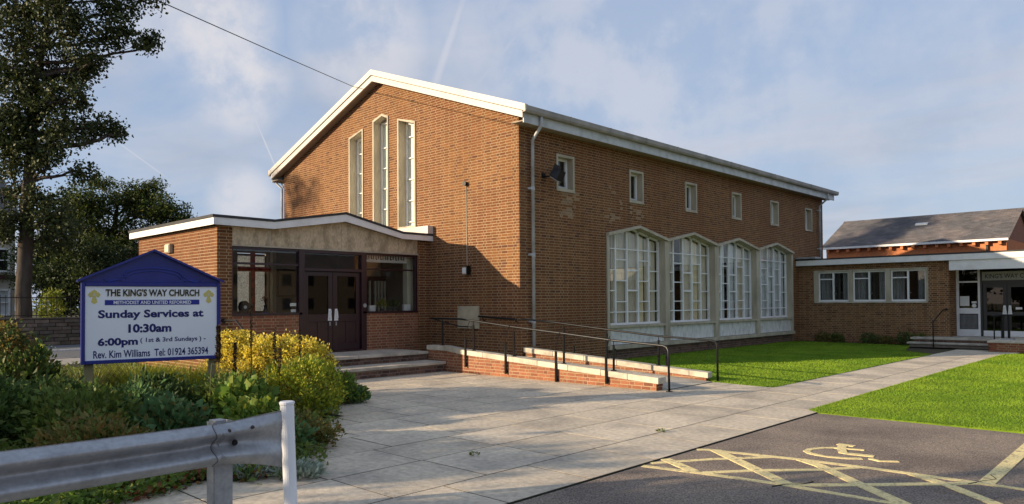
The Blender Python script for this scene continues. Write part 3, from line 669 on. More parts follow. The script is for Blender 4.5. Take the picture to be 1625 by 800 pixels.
# big zigzag windows
def line(u, b0): return 3.83+.32*(1-abs((u-(b0+BP/2))/(BP/2)))
for bi, b0 in enumerate(BAYS):
    m_ = b0+BP/2; e0 = b0+.13; e1 = b0+BP-.15
    b = MB()
    for (p, q) in ((b0, m_), (m_, b0+BP)):
        pts = [(p, line(p, b0)), (q, line(q, b0)), (q, line(q, b0)-.085), (p, line(p, b0)-.085)]
        b.prism([(.11, u, z) for u, z in pts], (-.41, 0, 0))
    if bi == 0: b.box(-.30, .045, b0, e0, .34, line(b0, b0)-.09)
    b.box(-.30, .045, e1, b0+BP+(.13 if bi < 3 else 0), .44, 3.745); b.box(-.31, -.02, e1, b0+BP, 3.745, 3.80)
    b.box(-.30, .06, e0, e1, .98, 1.055)
    o = b.build('window', stone, ch, label='zigzag-headed tall window, one of the row beside the lawn')
    MB().box(-.30, -.04, e0, e1, .47, .98).build('panel', panelw, o)
    cw = (e1-e0)/5; cols = [e0+cw*i for i in range(6)]
    f = MB(); X0, X1 = -.27, -.19
    for i, u in enumerate(cols):
        w_ = .065 if i not in (0, 5) else .055; uu = max(e0+.001, u-w_/2) if i < 5 else e1-w_; zt = line(uu+w_/2, b0)-.085; f.box(X0, X1, uu, uu+w_, 1.10, zt+.01)
    f.box(X0-.01, X1+.02, e0, e1, 1.055, 1.115)
    for (p, q) in ((e0, m_), (m_, e1)):
        f.prism([(X0, u, z) for u, z in ((p, line(p, b0)-.085), (q, line(q, b0)-.085), (q, line(q, b0)-.135), (p, line(p, b0)-.135))], (.08, 0, 0))
    tz = {0: [3.40, 2.75, 2.11, 1.45], 1: [3.40, 3.07, 2.42, 1.77, 1.45], 2: [3.40, 2.75, 2.12, 1.45], 3: [3.40, 3.07, 2.42, 1.77, 1.45], 4: [3.40, 2.75, 2.11, 1.45]}
    for i in range(5):
        for z in tz[i]:
            th = .032 if not (i == 2 and z in (2.75, 2.12)) else .05
            f.box(X0+.01, X1-.012, cols[i]+.025, cols[i+1]-.025, z-th/2, z+th/2)
    f.build('window_frame', whitew, o)
    pn = MB(); pn.prism([(-.235, u, z) for u, z in ((e0, 1.1), (e1, 1.1), (e1, line(e1, b0)-.09), (m_, line(m_, b0)-.09), (e0, line(e0, b0)-.09))], (.006, 0, 0)); pn.build('pane', pane, o)
    # pleated curtains behind the glass
    mats_ = [curtain, curtain, curtain_g, curtain_g]
    segs = {0: [(e0, e0+.55, curtain), (e0+.57, e0+1.22, curtain), (e0+1.42, e0+1.86, curtain), (e0+1.90, e0+2.35, curtain_y), (e0+2.38, e1, curtain)],
            1: [(e0, e0+.5, curtain_y), (e0+.62, e0+.9, curtain), (e0+1.25, e0+1.9, curtain), (e0+1.92, e0+2.4, curtain_y), (e0+2.45, e1, curtain)],
            2: [(e0, e0+1.1, curtain_g), (e0+1.45, e0+1.9, curtain_g), (e0+1.95, e0+2.5, curtain), (e0+2.55, e1, curtain_g)],
            3: [(e0, e0+.8, curtain_g), (e0+1.0, e0+1.8, curtain_g), (e0+1.9, e1, curtain_g)]}[bi]
    for (p, q, mm) in segs:
        n = max(6, int((q-p)/.022)); us = np.linspace(p, q, n); ph = R.uniform(0, 6)
        xx = -.345+.022*np.sin(us*60+ph)+.012*np.sin(us*23+ph)
        V = np.concatenate([np.stack([xx, us, np.full(n, 1.08)], 1), np.stack([xx+.01*np.sin(us*31), us, np.array([line(u, b0)-.15 for u in us])], 1)])
        i = np.arange(n-1); nmesh('curtain', V, np.stack([i, i+1, i+1+n, i+n], 1), mm, o)
lg = MB(); y = 3.75
while y < 17.0: lg.box(-.30, .10, y+.003, y+1.66, .34, .455); y += 1.665
lg.build('window_ledge', stone, ch)
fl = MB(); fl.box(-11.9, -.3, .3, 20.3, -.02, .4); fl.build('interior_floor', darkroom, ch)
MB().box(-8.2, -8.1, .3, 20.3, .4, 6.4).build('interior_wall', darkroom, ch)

# things on the church walls
f = thing('floodlight', 'black floodlight on a bracket beside the first small upper window', 'light', (.01, .95, 5.2))
b = MB(); b.box(0, .03, .88, 1.02, 5.12, 5.26); b.tube([(.02, .95, 5.17), (.2, .98, 5.15), (.34, 1.04, 5.18)], .018, 8); b.build('bracket', blackp, f)
Mx = Matrix.Translation((.36, 1.12, 5.22)) @ Matrix.Rotation(.35, 4, 'Z') @ Matrix.Rotation(.5, 4, 'Y') @ Matrix.Scale(1.3, 4)
b = MB(); b.add([Mx @ Vector(v) for v in [(-.09, -.16, -.10), (.12, -.17, -.12), (.12, .17, -.12), (-.09, .16, -.10), (-.09, -.12, .08), (.10, -.15, .10), (.10, .15, .10), (-.09, .12, .08)]], [(0,3,2,1),(4,5,6,7),(0,1,5,4),(1,2,6,5),(2,3,7,6),(3,0,4,7)]); b.build('housing', blackp, f, bevel=.01)
b = MB(); b.add([Mx @ Vector(v) for v in [(-.07, -.14, -.108), (.10, -.15, -.126), (.10, .15, -.126), (-.07, .14, -.108), (-.07, -.14, -.118), (.10, -.15, -.136), (.10, .15, -.136), (-.07, .14, -.118)]], [(0,3,2,1),(4,5,6,7),(0,1,5,4),(1,2,6,5),(2,3,7,6),(3,0,4,7)]); b.build('lens', greyp, f)
b = MB(); b.add([Mx @ Vector(v) for v in [(-.11, -.10, .06), (.0, -.10, .06), (.0, .10, .06), (-.11, .10, .06), (-.12, -.09, .16), (-.02, -.09, .16), (-.02, .09, .16), (-.12, .09, .16)]], [(0,3,2,1),(4,5,6,7),(0,1,5,4),(1,2,6,5),(2,3,7,6),(3,0,4,7)]); b.build('lamp_cover', blackp, f, bevel=.01)
s = thing('wall_lamp', 'small square bulkhead lamp on the gable wall at the bottom of a thin cable', 'lamp', (-2.0, -.01, 2.65))
MB().box(-2.09, -1.90, -.13, -.008, 2.56, 2.76).build('lamp_body', stone, s, bevel=.015); MB().box(-2.07, -1.92, -.15, -.131, 2.58, 2.74).build('lamp_glass', cardm, s, bevel=.01); MB().box(-1.899, -1.86, -.14, -.008, 2.55, 2.80).build('lamp_shadow', blackp, s)  # black slab along the right side stands in for the lamp's shadow
s = thing('sensor', 'small dark round sensor high on the gable wall above the cable', 'sensor', (-2.02, -.01, 5.1))
b = MB(); b.tube([(-2.02, .0, 5.1), (-2.02, -.10, 5.1)], [.055, .07], 12); b.build('sensor_body', blackp, s, smooth=False)
setp(MB().tube([(-2.02, -.016, 5.03), (-2.015, -.016, 4.0), (-2.0, -.016, 2.77)], .011, 6).build('cable', stone), 'thin pale cable running straight down the gable wall', 'cable')
pq = setp(MB().box(-2.38, -1.51, -.05, -.006, 1.06, 1.68).build('stone_plaque', plaqm, bevel=.006), 'plain square stone plaque set in the gable wall behind the ramp rail', 'plaque')
setp(MB().tube([(-7.03, -.37, 8.82), (-4.3, -4.4, 8.22), (-1.55, -8.47, 7.64), (3.9, -16.6, 6.46)], .011, 5).build('telephone_wire', blackp), 'thin black overhead wire running from the gable roof edge to upper left', 'wire')

# =================================================================== ENTRANCE PORCH
po = thing('entrance_porch', 'low brick entrance porch with white folded canopy and dark double doors', 'porch', (-6.1, -3.2, 0))
BPch = Bricks()
def bwall(parent, O, U, Nn, u0, u1, z0, z1, holes, mat, bset, mort=mortar, th=.22, clips=()):
    b = MB(); wall_mesh(b, O, U, Nn, u0, u1, z0, z1, list(holes), list(clips), th); o = b.build('wall', mort, parent, recalc=False)
    bset.wall(o, O, U, Nn, u0-.008, u1+.012, z0, z1, list(holes), list(clips), mat); return o
bwall(po, (0, -6.35, 0), (1, 0, 0), (0, -1, 0), -8.622, -3.682, 0, 3.62, [], brick, BPch)
bwall(po, (-3.67, 0, 0), (0, 1, 0), (1, 0, 0), -6.344, -6.0, 0, 3.62, [], brick, BPch)
bwall(po, (-3.69, 0, 0), (0, 1, 0), (1, 0, 0), -6.0, -4.15, 0, 1.50, [], brick_red, BPch)
bwall(po, (-3.69, 0, 0), (0, 1, 0), (1, 0, 0), -2.32, -.42, 0, 1.50, [], brick_red, BPch)
bwall(po, (-3.67, 0, 0), (0, 1, 0), (1, 0, 0), -.41, .0, 0, 3.58, [], brick, BPch)
bwall(po, (-8.63, 0, 0), (0, -1, 0), (-1, 0, 0), 0, 6.35, 0, 3.62, [(2.60, 3.62, 1.5, 3.36)], brick, BPch)
BPch.finish(300)
# pier returns
MB().box(-3.9, -3.672, -6.12, -6.0, 1.5, 3.6).build('pier_return', mortar, po); 
# folded canopy: profile along y
yk = [-6.52, -5.01, -2.98, -1.10, 0.0]; zbot = [3.62, 3.61, 3.94, 3.59, 3.585]; ztop = [3.79, 3.78, 4.13, 3.735, 3.735]
def canopy(x0, x1, lo, hi, mat, name, y0=None, y1=None):
    b = MB()
    for i in range(4):
        b.prism([(x0, yk[i], lo[i]), (x0, yk[i+1], lo[i+1]), (x0, yk[i+1], hi[i+1]), (x0, yk[i], hi[i])], (x1-x0, 0, 0))
    return b.build(name, mat, po)
canopy(-3.515, -3.48, zbot, ztop, whitew, 'fascia')
MB().box(-8.85, -3.515, -6.52, -6.49, 3.62, 3.79).build('fascia', whitew, po)
MB().box(-8.87, -8.85, -6.52, 0, 3.62, 3.79).build('fascia', whitew, po)
yk[0] = -6.488; canopy(-8.85, -3.516, [z+.03 for z in zbot], [z+.10 for z in zbot], soffit, 'roof_deck'); yk[0] = -6.52
canopy(-8.89, -3.462, [z+.002 for z in ztop], [z+.062 for z in ztop], felt, 'roof_felt')
MB().box(-8.89, -3.462, -6.545, -6.521, 3.785, 3.853).build('roof_edge', felt, po)
MB().box(-8.6, -3.46, -.22, -.012, 3.80, 4.03).build('flashing', cream, po)
# board-marked concrete beam over windows
b = MB()
for i, (p, q) in enumerate(((-6.0, -5.01), (-5.01, -2.98), (-2.98, -1.10), (-1.10, -.41))):
    zb_ = np.interp([p, q], yk, zbot); b.prism([(-3.70, p+.004, 3.20), (-3.70, q-.004, 3.20), (-3.70, q-.004, zb_[1]+.02), (-3.70, p+.004, zb_[0]+.02)], (-.2, 0, 0))
b.build('lintel_beam', beamconc, po)
b = MB(); b.box(-3.9, -3.655, -6.0, -.41, 3.165, 3.20); b.box(-3.88, -3.694, -5.03, -5.0, 3.2, 3.6); b.build('beam_drip', stone, po)
# frames
fx0, fx1 = -3.80, -3.70
def fr_box(name, y0, y1, z0, z1, mat=maroon, x0=fx0, x1=fx1, parent=po): return MB().box(x0, x1, y0, y1, z0, z1).build(name, mat, parent, bevel=.006)
fl_ = thing  # alias kept short below
wl = MB(); wl.box(fx0, fx1, -6.0, -4.15, 3.10, 3.165).box(fx0, fx1, -6.0, -5.95, 1.56, 3.10).box(fx0, fx1, -5.95, -4.24, 2.735, 2.785).box(fx0-.05, fx1+.03, -6.0, -4.15, 1.50, 1.56)
wlo = wl.build('window_frame', maroon, po, bevel=.004)
MB().box(-3.752, -3.746, -5.95, -4.24, 1.56, 3.10).build('pane', pane, wlo)
wr = MB(); wr.box(fx0, fx1, -2.32, -.41, 3.10, 3.165).box(fx0, fx1, -.50, -.41, 1.56, 3.10).box(fx0, fx1, -2.2, -.50, 2.70, 2.74).box(fx0-.05, fx1+.03, -2.32, -.41, 1.50, 1.56)
wro = wr.build('window_frame', maroon, po, bevel=.004)
MB().box(-3.752, -3.746, -2.2, -.5, 1.56, 3.10).build('pane', pane, wro)
df = MB(); df.box(-3.84, -3.67, -4.24, -4.08, .5, 3.165).box(-3.84, -3.67, -2.36, -2.2, .5, 3.165).box(-3.84, -3.67, -4.08, -2.36, 3.08, 3.165).box(-3.84, -3.67, -4.08, -2.36, 2.62, 2.70).box(-3.84, -3.62, -4.08, -2.36, .5, .54)
dfo = df.build('door_frame', maroon, po, bevel=.006)
MB().box(-3.76, -3.754, -4.08, -2.36, 2.70, 3.08).build('pane', pane, dfo)
for s_, (y0, y1) in ((1, (-4.075, -3.225)), (-1, (-3.215, -2.365))):
    d = MB(); X0, X1 = -3.79, -3.745; wS = .13
    for (a, c, z0, z1) in ((y0, y0+wS, .545, 2.61), (y1-wS, y1, .545, 2.61), (y0+wS, y1-wS, 2.50, 2.61), (y0+wS, y1-wS, 1.30, 1.50), (y0+wS, y1-wS, .545, .72)): d.box(X0, X1, a, c, z0, z1)
    mid = (y0+y1)/2; d.box(X0+.005, X1, mid-.03, mid+.03, .72, 1.30); d.box(X0+.01, X1-.018, y0+wS, y1-wS, .72, 1.30)
    do = d.build('door', maroon, po, bevel=.004)
    MB().box(-3.772, -3.766, y0+wS, y1-wS, 1.50, 2.50).build('door_glass', pane_dark, do)
    ye = y1-.09 if s_ > 0 else y0+.09
    h = MB(); yo = -s_*.075
    h.prism([(-3.742, ye-.035, 1.64), (-3.742, ye+.035, 1.64), (-3.742, ye+.06, 1.33), (-3.742, ye-.06, 1.33)], (.008, 0, 0))
    h.tube([(-3.735, ye, 1.60), (-3.68, ye, 1.585), (-3.675, ye+yo*.2, 1.40), (-3.735, ye+yo*.2, 1.385)], .014, 8)
    h.build('handle', whitew, do)
    h = MB(); h.lathe((-3.735, ye+s_*.0, 1.24), [(.02, 0), (.02, .05)], 10); h.box(-3.744, -3.73, ye-.02, ye+.02, 1.2, 1.3); h.build('lock', steel, do)
# interior of the porch
MB().box(-8.4, -3.9, -6.12, -.02, .40, .50).build('interior_floor', darkroom, po)
iw = MB(); wall_mesh(iw, (-8.38, 0, 0), (0, 1, 0), (1, 0, 0), -6.13, -.02, .5, 3.6, [(-3.62, -2.60, 1.5, 3.36)], [], .03); iw.build('interior_wall', plaster, po, recalc=False)
b = MB(); b.box(-8.35, -3.9, -6.125, -6.10, .5, 3.6); b.build('interior_wall', plaster, po)
b = MB(); b.box(-8.35, -3.92, -.05, -.02, .5, 3.58); b.build('interior_wall', plaster, po)
b = MB(); b.box(-6.2, -6.1, -1.5, -.06, .5, 3.5); b.build('partition', M('dark_panelling', (.07, .025, .02), .5, .15, 3), po)
b = MB(); b.box(-6.09, -6.0, -.62, -.06, .5, 3.5); b.box(-4.2, -4.0, -.56, -.12, 1.5, 3.55); b.build('partition_panel', plaster_l, po)
# frosted window with the red glass cross in the far wall
w_ = MB(); w_.box(-8.60, -8.54, -3.62, -2.60, 1.5, 1.56).box(-8.60, -8.54, -3.62, -3.58, 1.56, 3.3).box(-8.60, -8.54, -2.64, -2.60, 1.56, 3.3).box(-8.60, -8.54, -3.58, -2.64, 3.28, 3.34)
wo_ = w_.build('cross_window', brownf, po)
MB().box(-8.575, -8.567, -3.58, -2.64, 1.56, 3.28).build('frosted_glass', frost, wo_)
b = MB(); b.box(-8.36, -8.33, -3.22, -3.07, 1.5, 3.42).box(-8.36, -8.331, -3.62, -3.22, 2.78, 2.93).box(-8.36, -8.331, -3.07, -2.42, 2.78, 2.93)
b.build('red_glass_cross', redgl, wo_)
MB().box(-8.37, -8.20, -2.56, -2.44, .5, 3.45).build('cream_column', plaster_l, po)
MB().box(-8.37, -8.30, -3.26, -3.225, 1.5, 2.76).build('cream_column', plaster_l, po)
pf = setp(MB().box(-8.35, -8.31, -2.34, -1.70, 2.04, 2.84).build('picture', plaster), 'black framed picture hanging inside the porch behind the left window', 'picture')
b = MB(); 
for (y0, y1, z0, z1) in ((-2.36, -1.68, 2.82, 2.88), (-2.36, -1.68, 2.0, 2.06), (-2.36, -2.30, 2.06, 2.82), (-1.74, -1.68, 2.06, 2.82)): b.box(-8.345, -8.29, y0, y1, z0, z1)
o = b.build('picture_frame', blackp); o.parent = pf; o.location = WO[o.name]-WO[pf.name]
# window sill shelf
MB().box(-4.3, -3.81, -5.98, -4.25, 1.44, 1.50).build('sill_shelf', brownf, po); MB().box(-4.3, -3.81, -2.18, -.45, 1.44, 1.50).build('sill_shelf', brownf, po)
fan = thing('desk_fan', 'black round desk fan on the sill inside the left porch window', 'fan', (-4.15, -5.52, 1.5))
b = MB(); b.tube([(-4.10, -5.52, 1.71), (-4.03, -5.50, 1.71)], [.15, .155], 20); b.build('fan_grille', blackp, fan)
b = MB(); b.lathe((-4.13, -5.52, 1.5), [(.09, 0), (.08, .02), (.015, .03), (.015, .12)], 14); b.build('fan_stand', blackp, fan)
b = MB(); b.tube([(-4.029, -5.50, 1.71), (-4.01, -5.50, 1.71)], .04, 12); b.build('fan_hub', greyp, fan)
v = thing('flower_vase', 'dark vase of red flowers on the sill inside the left porch window', 'vase', (-4.2, -4.88, 1.5))
b = MB(); b.lathe((-4.2, -4.88, 1.5), [(.045, 0), (.055, .1), (.035, .2), (.05, .25)], 12); b.build('vase', blackp, v)
P_ = blob_points((-4.2, -4.88, 1.88), (.07, .09, .09), 60); leaf_mesh('flowers', P_, P_-np.array([-4.2, -4.88, 1.75]), .05, lf_red, v)
for (y0, y1, z0, z1, lb) in ((-4.44, -4.27, 1.72, 1.80, 'upper white notice card stuck in the corner of the left porch window'), (-4.42, -4.28, 1.57, 1.64, 'lower white notice card stuck in the corner of the left porch window'),):
    setp(MB().box(-3.776, -3.77, y0, y1, z0, z1).build('notice_card', cardm), lb, 'notice')
for (y0, y1, z0, z1, lb, m_, n_) in ((-1.98, -1.78, 1.5, 1.72, 'white card leaflet box near the doors in the right porch window', cardm, 'leaflet_box'), (-.78, -.55, 1.5, 1.74, 'cream card box in the far corner of the right porch window', cardm, 'leaflet_box'),
        (-5.1, -4.98, 1.5, 1.57, 'small blue box on the sill inside the left porch window', bluep2, 'box'), (-4.86, -4.80, 1.5, 1.60, 'small pinkish figure on the sill inside the left porch window', brick_red, 'figurine'), (-4.66, -4.5, 1.5, 1.56, 'small dark box on the sill inside the left porch window', blackp, 'box')):
    setp(MB().box(-3.95, -3.86, y0, y1, z0, z1).build(n_, m_, bevel=.006), lb, n_.split('_')[-1])
for (yy, lb, mt) in ((-1.42, 'potted yellow-green flowers behind the right porch window', lf_lime), (-1.0, 'dark leafy pot plant behind the right porch window', lf_deep)):
    pt = thing('pot_plant', lb, 'plant', (-4.05, yy, 1.5)); MB().lathe((-4.05, yy, 1.5), [(.05, 0), (.07, .12)], 12).build('pot', brownf, pt)
    P_ = blob_points((-4.05, yy, 1.74), (.12, .15, .11), 120); leaf_mesh('leaves', P_, P_-np.array([-4.05, yy, 1.62]), .07, mt, pt)
sl_ = thing('slatted_screen', 'screen of upright pale slats inside the right porch window', 'screen', (-5.0, -.9, .5))
for k, yy in enumerate((-1.02, -.86, -.66, -.54, -.42, -.30)):
    MB().box(-5.52, -5.46, yy, yy+.055, .9, 2.46).build('slat', plaster_l, sl_)
MB().box(-5.53, -5.50, -1.1, -.2, 1.95, 2.05).build('rail', brownf, sl_); MB().box(-5.54, -5.53, -1.1, -.2, .5, 2.6).build('back_board', MATS['dark_panelling'], sl_)
bn = thing('banner', 'white banner with large black lettering hung along the top inside the right porch window', 'banner', (-3.95, -1.4, 2.95))
MB().box(-3.97, -3.96, -2.15, -.60, 2.93, 3.40).build('cloth', cardm, bn)
b = MB(); yy = -2.1
for k in range(17):
    w_ = .055 if k < 10 else .07; h_ = 3.0+(.0 if k % 3 else .015); b.box(-3.959, -3.956, yy, yy+w_*.45, h_, 3.14)
    if k % 2: b.box(-3.959, -3.956, yy, yy+w_, h_, h_+.03)
    yy += w_+.025
b.build('lettering', inkb, bn)
s = thing('wall_light', 'small cream box light high on the sunny front wall of the porch', 'lamp', (-6.33, -6.36, 3.15))
MB().box(-6.52, -6.22, -6.45, -6.358, 3.11, 3.34).build('lamp_body', stone, s, bevel=.01); MB().box(-6.50, -6.24, -6.47, -6.451, 3.13, 3.32).build('lamp_cover', plaster_l, s, bevel=.008)
setp(MB().tube([(-3.68, -2.27, 1.72), (-3.655, -2.27, 1.72)], .055, 14).build('doorbell', steel), 'round doorbell plate on the door frame right of the double doors', 'doorbell')
MB().box(-3.70, -3.67, -2.6, -2.5, .52, .53)
# wall handrail left of the bush
hr = thing('handrail', 'short black handrail fixed to the porch corner behind the golden bush', 'handrail', (-3.6, -6.2, 1.4))
b = MB(); b.tube([(-3.66, -6.2, 1.40), (-3.60, -6.2, 1.41), (-3.0, -6.22, 1.41), (-2.3, -6.24, 1.05), (-2.1, -6.25, .9)], .021, 8); b.build('rail', blackp, hr, smooth=True)
MB().tube([(-3.668, -6.2, 1.40), (-3.64, -6.2, 1.40)], .06, 14).build('wall_plate', blackp, hr)
MB().tube([(-2.2, -6.24, .98), (-2.2, -6.24, .25)], .021, 8).build('post', blackp, hr)

# =================================================================== STEPS AND RAMP
st = thing('entrance_steps', 'two wide stone steps and landing with brick risers before the porch doors', 'steps', (-2.5, -3.7, 0))
MB().box(-3.66, -2.12, -6.25, -1.38, -.01, .43).build('landing_core', mortar_dark, st); MB().box(-2.12, -1.42, -6.25, -1.38, -.012, .195).build('step_core', mortar_dark, st)
BS = Bricks()
BS.wall(st, (-2.12, 0, 0), SU, SN, -6.25, -1.38, .27, .43, [], [], brick_dark); BS.wall(st, (-1.42, 0, 0), SU, SN, -6.25, -1.38, .01, .195, [], [], brick_dark); BS.finish(150)
y = -6.3
while y < -1.4:
    y1 = min(y+.91, -1.37); MB().box(-2.9, -2.05, y+.003, y1-.003, .43, .5+R.uniform(-.002, .002)).build('slab', step_m, st, bevel=.006); MB().box(-3.66, -2.906, y+.003, y1-.003, .432, .5+R.uniform(-.002, .002)).build('slab', step_m, st, bevel=.004)
    MB().box(-2.14, -1.35, y+.2, min(y1+.2, -1.37)-.006, .197, .265+R.uniform(-.002, .002)).build('tread', step_m, st, bevel=.006); y = y1
rp = thing('access_ramp', 'sloping access ramp between low brick walls with pale stone copings', 'ramp', (1.5, -.3, 0))
def ramptop(x): return .66 if x < -1.45 else (.66-(x+1.45)*.10 if x < -.75 else .59-(x+.75)*.0568)
fx = [-2.12, -1.45, -.75, 5.0]
clips_a = [(-.0, -1, .535), (-.10, -1, .66-.125-.145)]; clips_b = [(-.0568, -1, .59-.125-.0426)]
B3 = Bricks()
bwall(rp, (0, -1.35, 0), FU, FN, -2.10, -.762, 0, .54, [], brick_red, B3, mortar, .22, clips_a)
bwall(rp, (0, -1.35, 0), FU, FN, -.742, 4.958, 0, .54, [], brick_red, B3, mortar, .22, clips_b)
bwall(rp, (4.97, 0, 0), SU, SN, -1.344, -1.13, 0, .15, [], brick_red, B3, mortar, .2)
b = MB(); b.prism([(-2.1, -1.129, 0), (4.97, -1.129, 0), (4.97, -1.129, .13), (-.75, -1.129, .46), (-2.1, -1.129, .53)], (0, .01, 0)); b.build('wall_back', mortar, rp)
xs_ = [-2.13, -1.45, -.75, .02, .92, 1.82, 2.72, 3.62, 4.3, 5.04]
for i in range(len(xs_)-1):
    a, c = xs_[i]+.004, xs_[i+1]-.004; za, zc = ramptop(a), ramptop(c); d = R.uniform(-.002, .002)
    MB().prism([(a, -1.385, za-.122), (c, -1.385, zc-.122), (c, -1.385, zc+d), (a, -1.385, za+d)], (0, .29, 0)).build('coping', coping, rp, bevel=.008)
# far wall, set at a slight angle from the building corner
q0 = Vector((.02, .10, 0)); q1 = Vector((4.87, .86, 0)); UL = (q1-q0).length; UU = (q1-q0).normalized(); UN = Vector((UU.y, -UU.x, 0))
def fartop(u): return .60-u*.083
bwall(rp, q0, tuple(UU), tuple(UN), .05, UL-.04, 0, .5, [], brick_red, B3, mortar, .2, [(-.083, -1, .60-.125)])
Uend = q0+UU*(UL-.04)
bwall(rp, Uend, tuple(-UN), tuple(UU), 0, .2, 0, .09, [], brick_red, B3, mortar, .15)
B3.finish(300)
u = 0
while u < UL-.1:
    u1 = min(u+.9, UL+.03); a = q0+UU*(u+.003)+UN*.03; c = q0+UU*(u1-.003)+UN*.03; d = R.uniform(-.002, .002)
    MB().prism([(a.x, a.y, fartop(u)-.12), (c.x, c.y, fartop(u1)-.12), (c.x, c.y, fartop(u1)+d), (a.x, a.y, fartop(u)+d)], tuple(-UN*.27)).build('coping', coping, rp, bevel=.008); u = u1
b = MB(); b.prism([(-2.05, -1.12, 0), (5.0, -1.12, -.01), (5.0, -1.12, .003), (-.9, -1.12, .44), (-2.05, -1.12, .499)], (0, 1.11, 0)); b.build('ramp_surface', step_m, rp)
b = MB(); b.prism([(.02, -.012, 0), (5.0, -.012, -.01), (5.0, -.012, .0032), (.02, -.012, .373)], (0, .85, 0)); b.build('ramp_surface', step_m, rp)

def rail_thing(name, label, pts, posts, cat='handrail', r=.024, end_drop=None):
    t = thing(name, label, cat, (pts[0][0], pts[0][1], 0))
    MB().tube(pts, r, 10).build('rail', blackp, t, smooth=True)
    for (x, y, z0, z1) in posts:
        b = MB(); b.tube([(x, y, z0), (x, y, z1-.09)], .025, 8); b.tube([(x, y, z1-.09), (x, y, z1)], .009, 6); p = b.build('post', blackp, t)
        MB().lathe((x, y, z0), [(.06, 0), (.06, .012)], 12).build('base_plate', blackp, p)
    return t
yr = -1.24
rp1 = [(-2.06, yr-.05, 1.37), (-1.64, yr-.03, 1.365), (-.95, yr, 1.36), (-.45, yr, 1.32), (.97, yr, 1.19), (2.52, yr, 1.075), (3.85, yr, .965), (5.08, yr-.02, .90), (5.17, yr-.03, .87), (5.21, yr-.04, .80), (5.22, yr-.04, .0)]
t1 = rail_thing('ramp_handrail', 'long black tubular handrail along the front wall of the access ramp', rp1,
    [(-1.64, yr, .655, 1.36), (-.45, yr, .57, 1.31), (.95, yr, .495, 1.185), (2.50, yr, .405, 1.07), (3.86, yr, .33, .96)])
MB().lathe((5.22, yr-.04, 0), [(.065, 0), (.065, .012)], 14).build('base_plate', blackp, t1)
MB().tube([(-2.06, yr-.05, 1.37), (-1.05, yr+.05, 1.17), (-.95, yr+.05, 1.165), (-.46, yr+.02, 1.165)], .018, 8).build('lower_rail', blackp, t1)
for x_, zt_ in ((-.58, 1.0), (.83, .93), (2.40, .80), (3.78, .75)):
    b = MB(); z_ = ramptop(x_)-.42 if x_ < 3 else .06; b.tube([(x_, -1.40, z_), (x_, -1.40, z_+.02), (x_, -1.40, zt_-.12)], .030, 8); b.tube([(x_, -1.40, zt_-.12), (x_, -1.40, zt_), (x_, yr-.02, zt_+.30)], .008, 6); b.box(x_-.03, x_+.03, -1.39, -1.354, z_+.03, z_+.10); b.build('side_post', blackp, t1)
yq = lambda x: .10+(x-.02)*.157+.10
rp2 = [(.02, .0, 1.34), (.10, yq(.1)-.1, 1.33), (.9, yq(.9), 1.26), (2.2, yq(2.2), 1.12), (3.65, yq(3.65), .975), (4.92, yq(4.92), .90), (5.02, yq(5.0), .87), (5.05, yq(5.05), .78), (5.05, yq(5.05), 0)]
t2 = rail_thing('ramp_handrail', 'black tubular handrail along the far ramp wall nearest the lawn', rp2, [(1.15, yq(1.15), .50, 1.235), (2.35, yq(2.35), .40, 1.10), (3.68, yq(3.68), .30, .97)])
for x_ in (1.35, 2.5, 3.80):
    b = MB(); b.tube([(x_, yq(x_)+.12, .1), (x_, yq(x_)+.12, .72-.1*x_/3)], .026, 8); b.build('side_post', blackp, t2)
MB().lathe((5.05, yq(5.05), 0), [(.065, 0), (.065, .012)], 14).build('base_plate', blackp, t2)
t3 = thing('wall_rail', 'short black rail bracketed to the shaded gable wall beside the stone plaque', 'handrail', (-.7, -.1, 1.3))
MB().tube([(-1.46, -.11, 1.40), (-.7, -.11, 1.365), (-.03, -.11, 1.33)], .026, 8).build('rail', blackp, t3)
for x_ in (-1.30, -.10): MB().tube([(x_, -.01, 1.27), (x_, -.07, 1.28), (x_, -.11, 1.37)], .012, 6).build('bracket', blackp, t3)

# =================================================================== SIDE WING
wg = thing('side_wing', 'single-storey brick side wing with flat white-edged roof and dark doors', 'building', (5, 20, 0))
BWg = Bricks()
bwall(wg, (0, 17.72, 0), FU, FN, .012, 5.758, 0, 3.27, [(.68, 5.06, 1.66, 3.02)], brick_wing, BWg)
bwall(wg, (5.77, 0, 0), SU, SN, 17.726, 18.74, 0, 3.0, [], brick_wing, BWg)
BWg.finish(200)
MB().box(.012, 16, 17.44, 17.47, 3.24, 3.46).build('fascia', whitew, wg); MB().box(.012, 16, 17.43, 26, 3.462, 3.52).build('roof_felt', felt, wg)
MB().box(.012, 16, 17.471, 26, 3.28, 3.46).build('roof_deck', soffit, wg); MB().box(5.82, 16, 17.50, 17.56, 2.86, 3.238).build('canopy_fascia', whitew, wg)
MB().box(5.82, 16, 17.561, 18.8, 2.95, 3.2).build('canopy_soffit', soffit, wg); MB().box(16, 16.2, 17.6, 26, 0, 3.27).build('end_wall', brick_wing, wg); MB().box(0.02, 16, 25.8, 26, 0, 3.27).build('rear_wall', brick_wing, wg)
MB().box(.012, .9, 17.30, 17.9, 3.53, 3.60).build('flashing', steel, wg)
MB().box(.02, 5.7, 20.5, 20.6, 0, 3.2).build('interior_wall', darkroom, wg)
b = MB(); y0, y1 = 17.66, 17.95
b.box(.68, 5.06, y0, y1, 2.95, 3.02).box(.70, 5.04, y0, y1, 1.63, 1.69)
for (a, c) in ((.68, .86), (2.10, 2.27), (3.54, 3.72), (4.98, 5.06)): b.box(a, c, y0+.004, y1, 1.69, 2.95)
wf = b.build('window_surround', stone, wg)
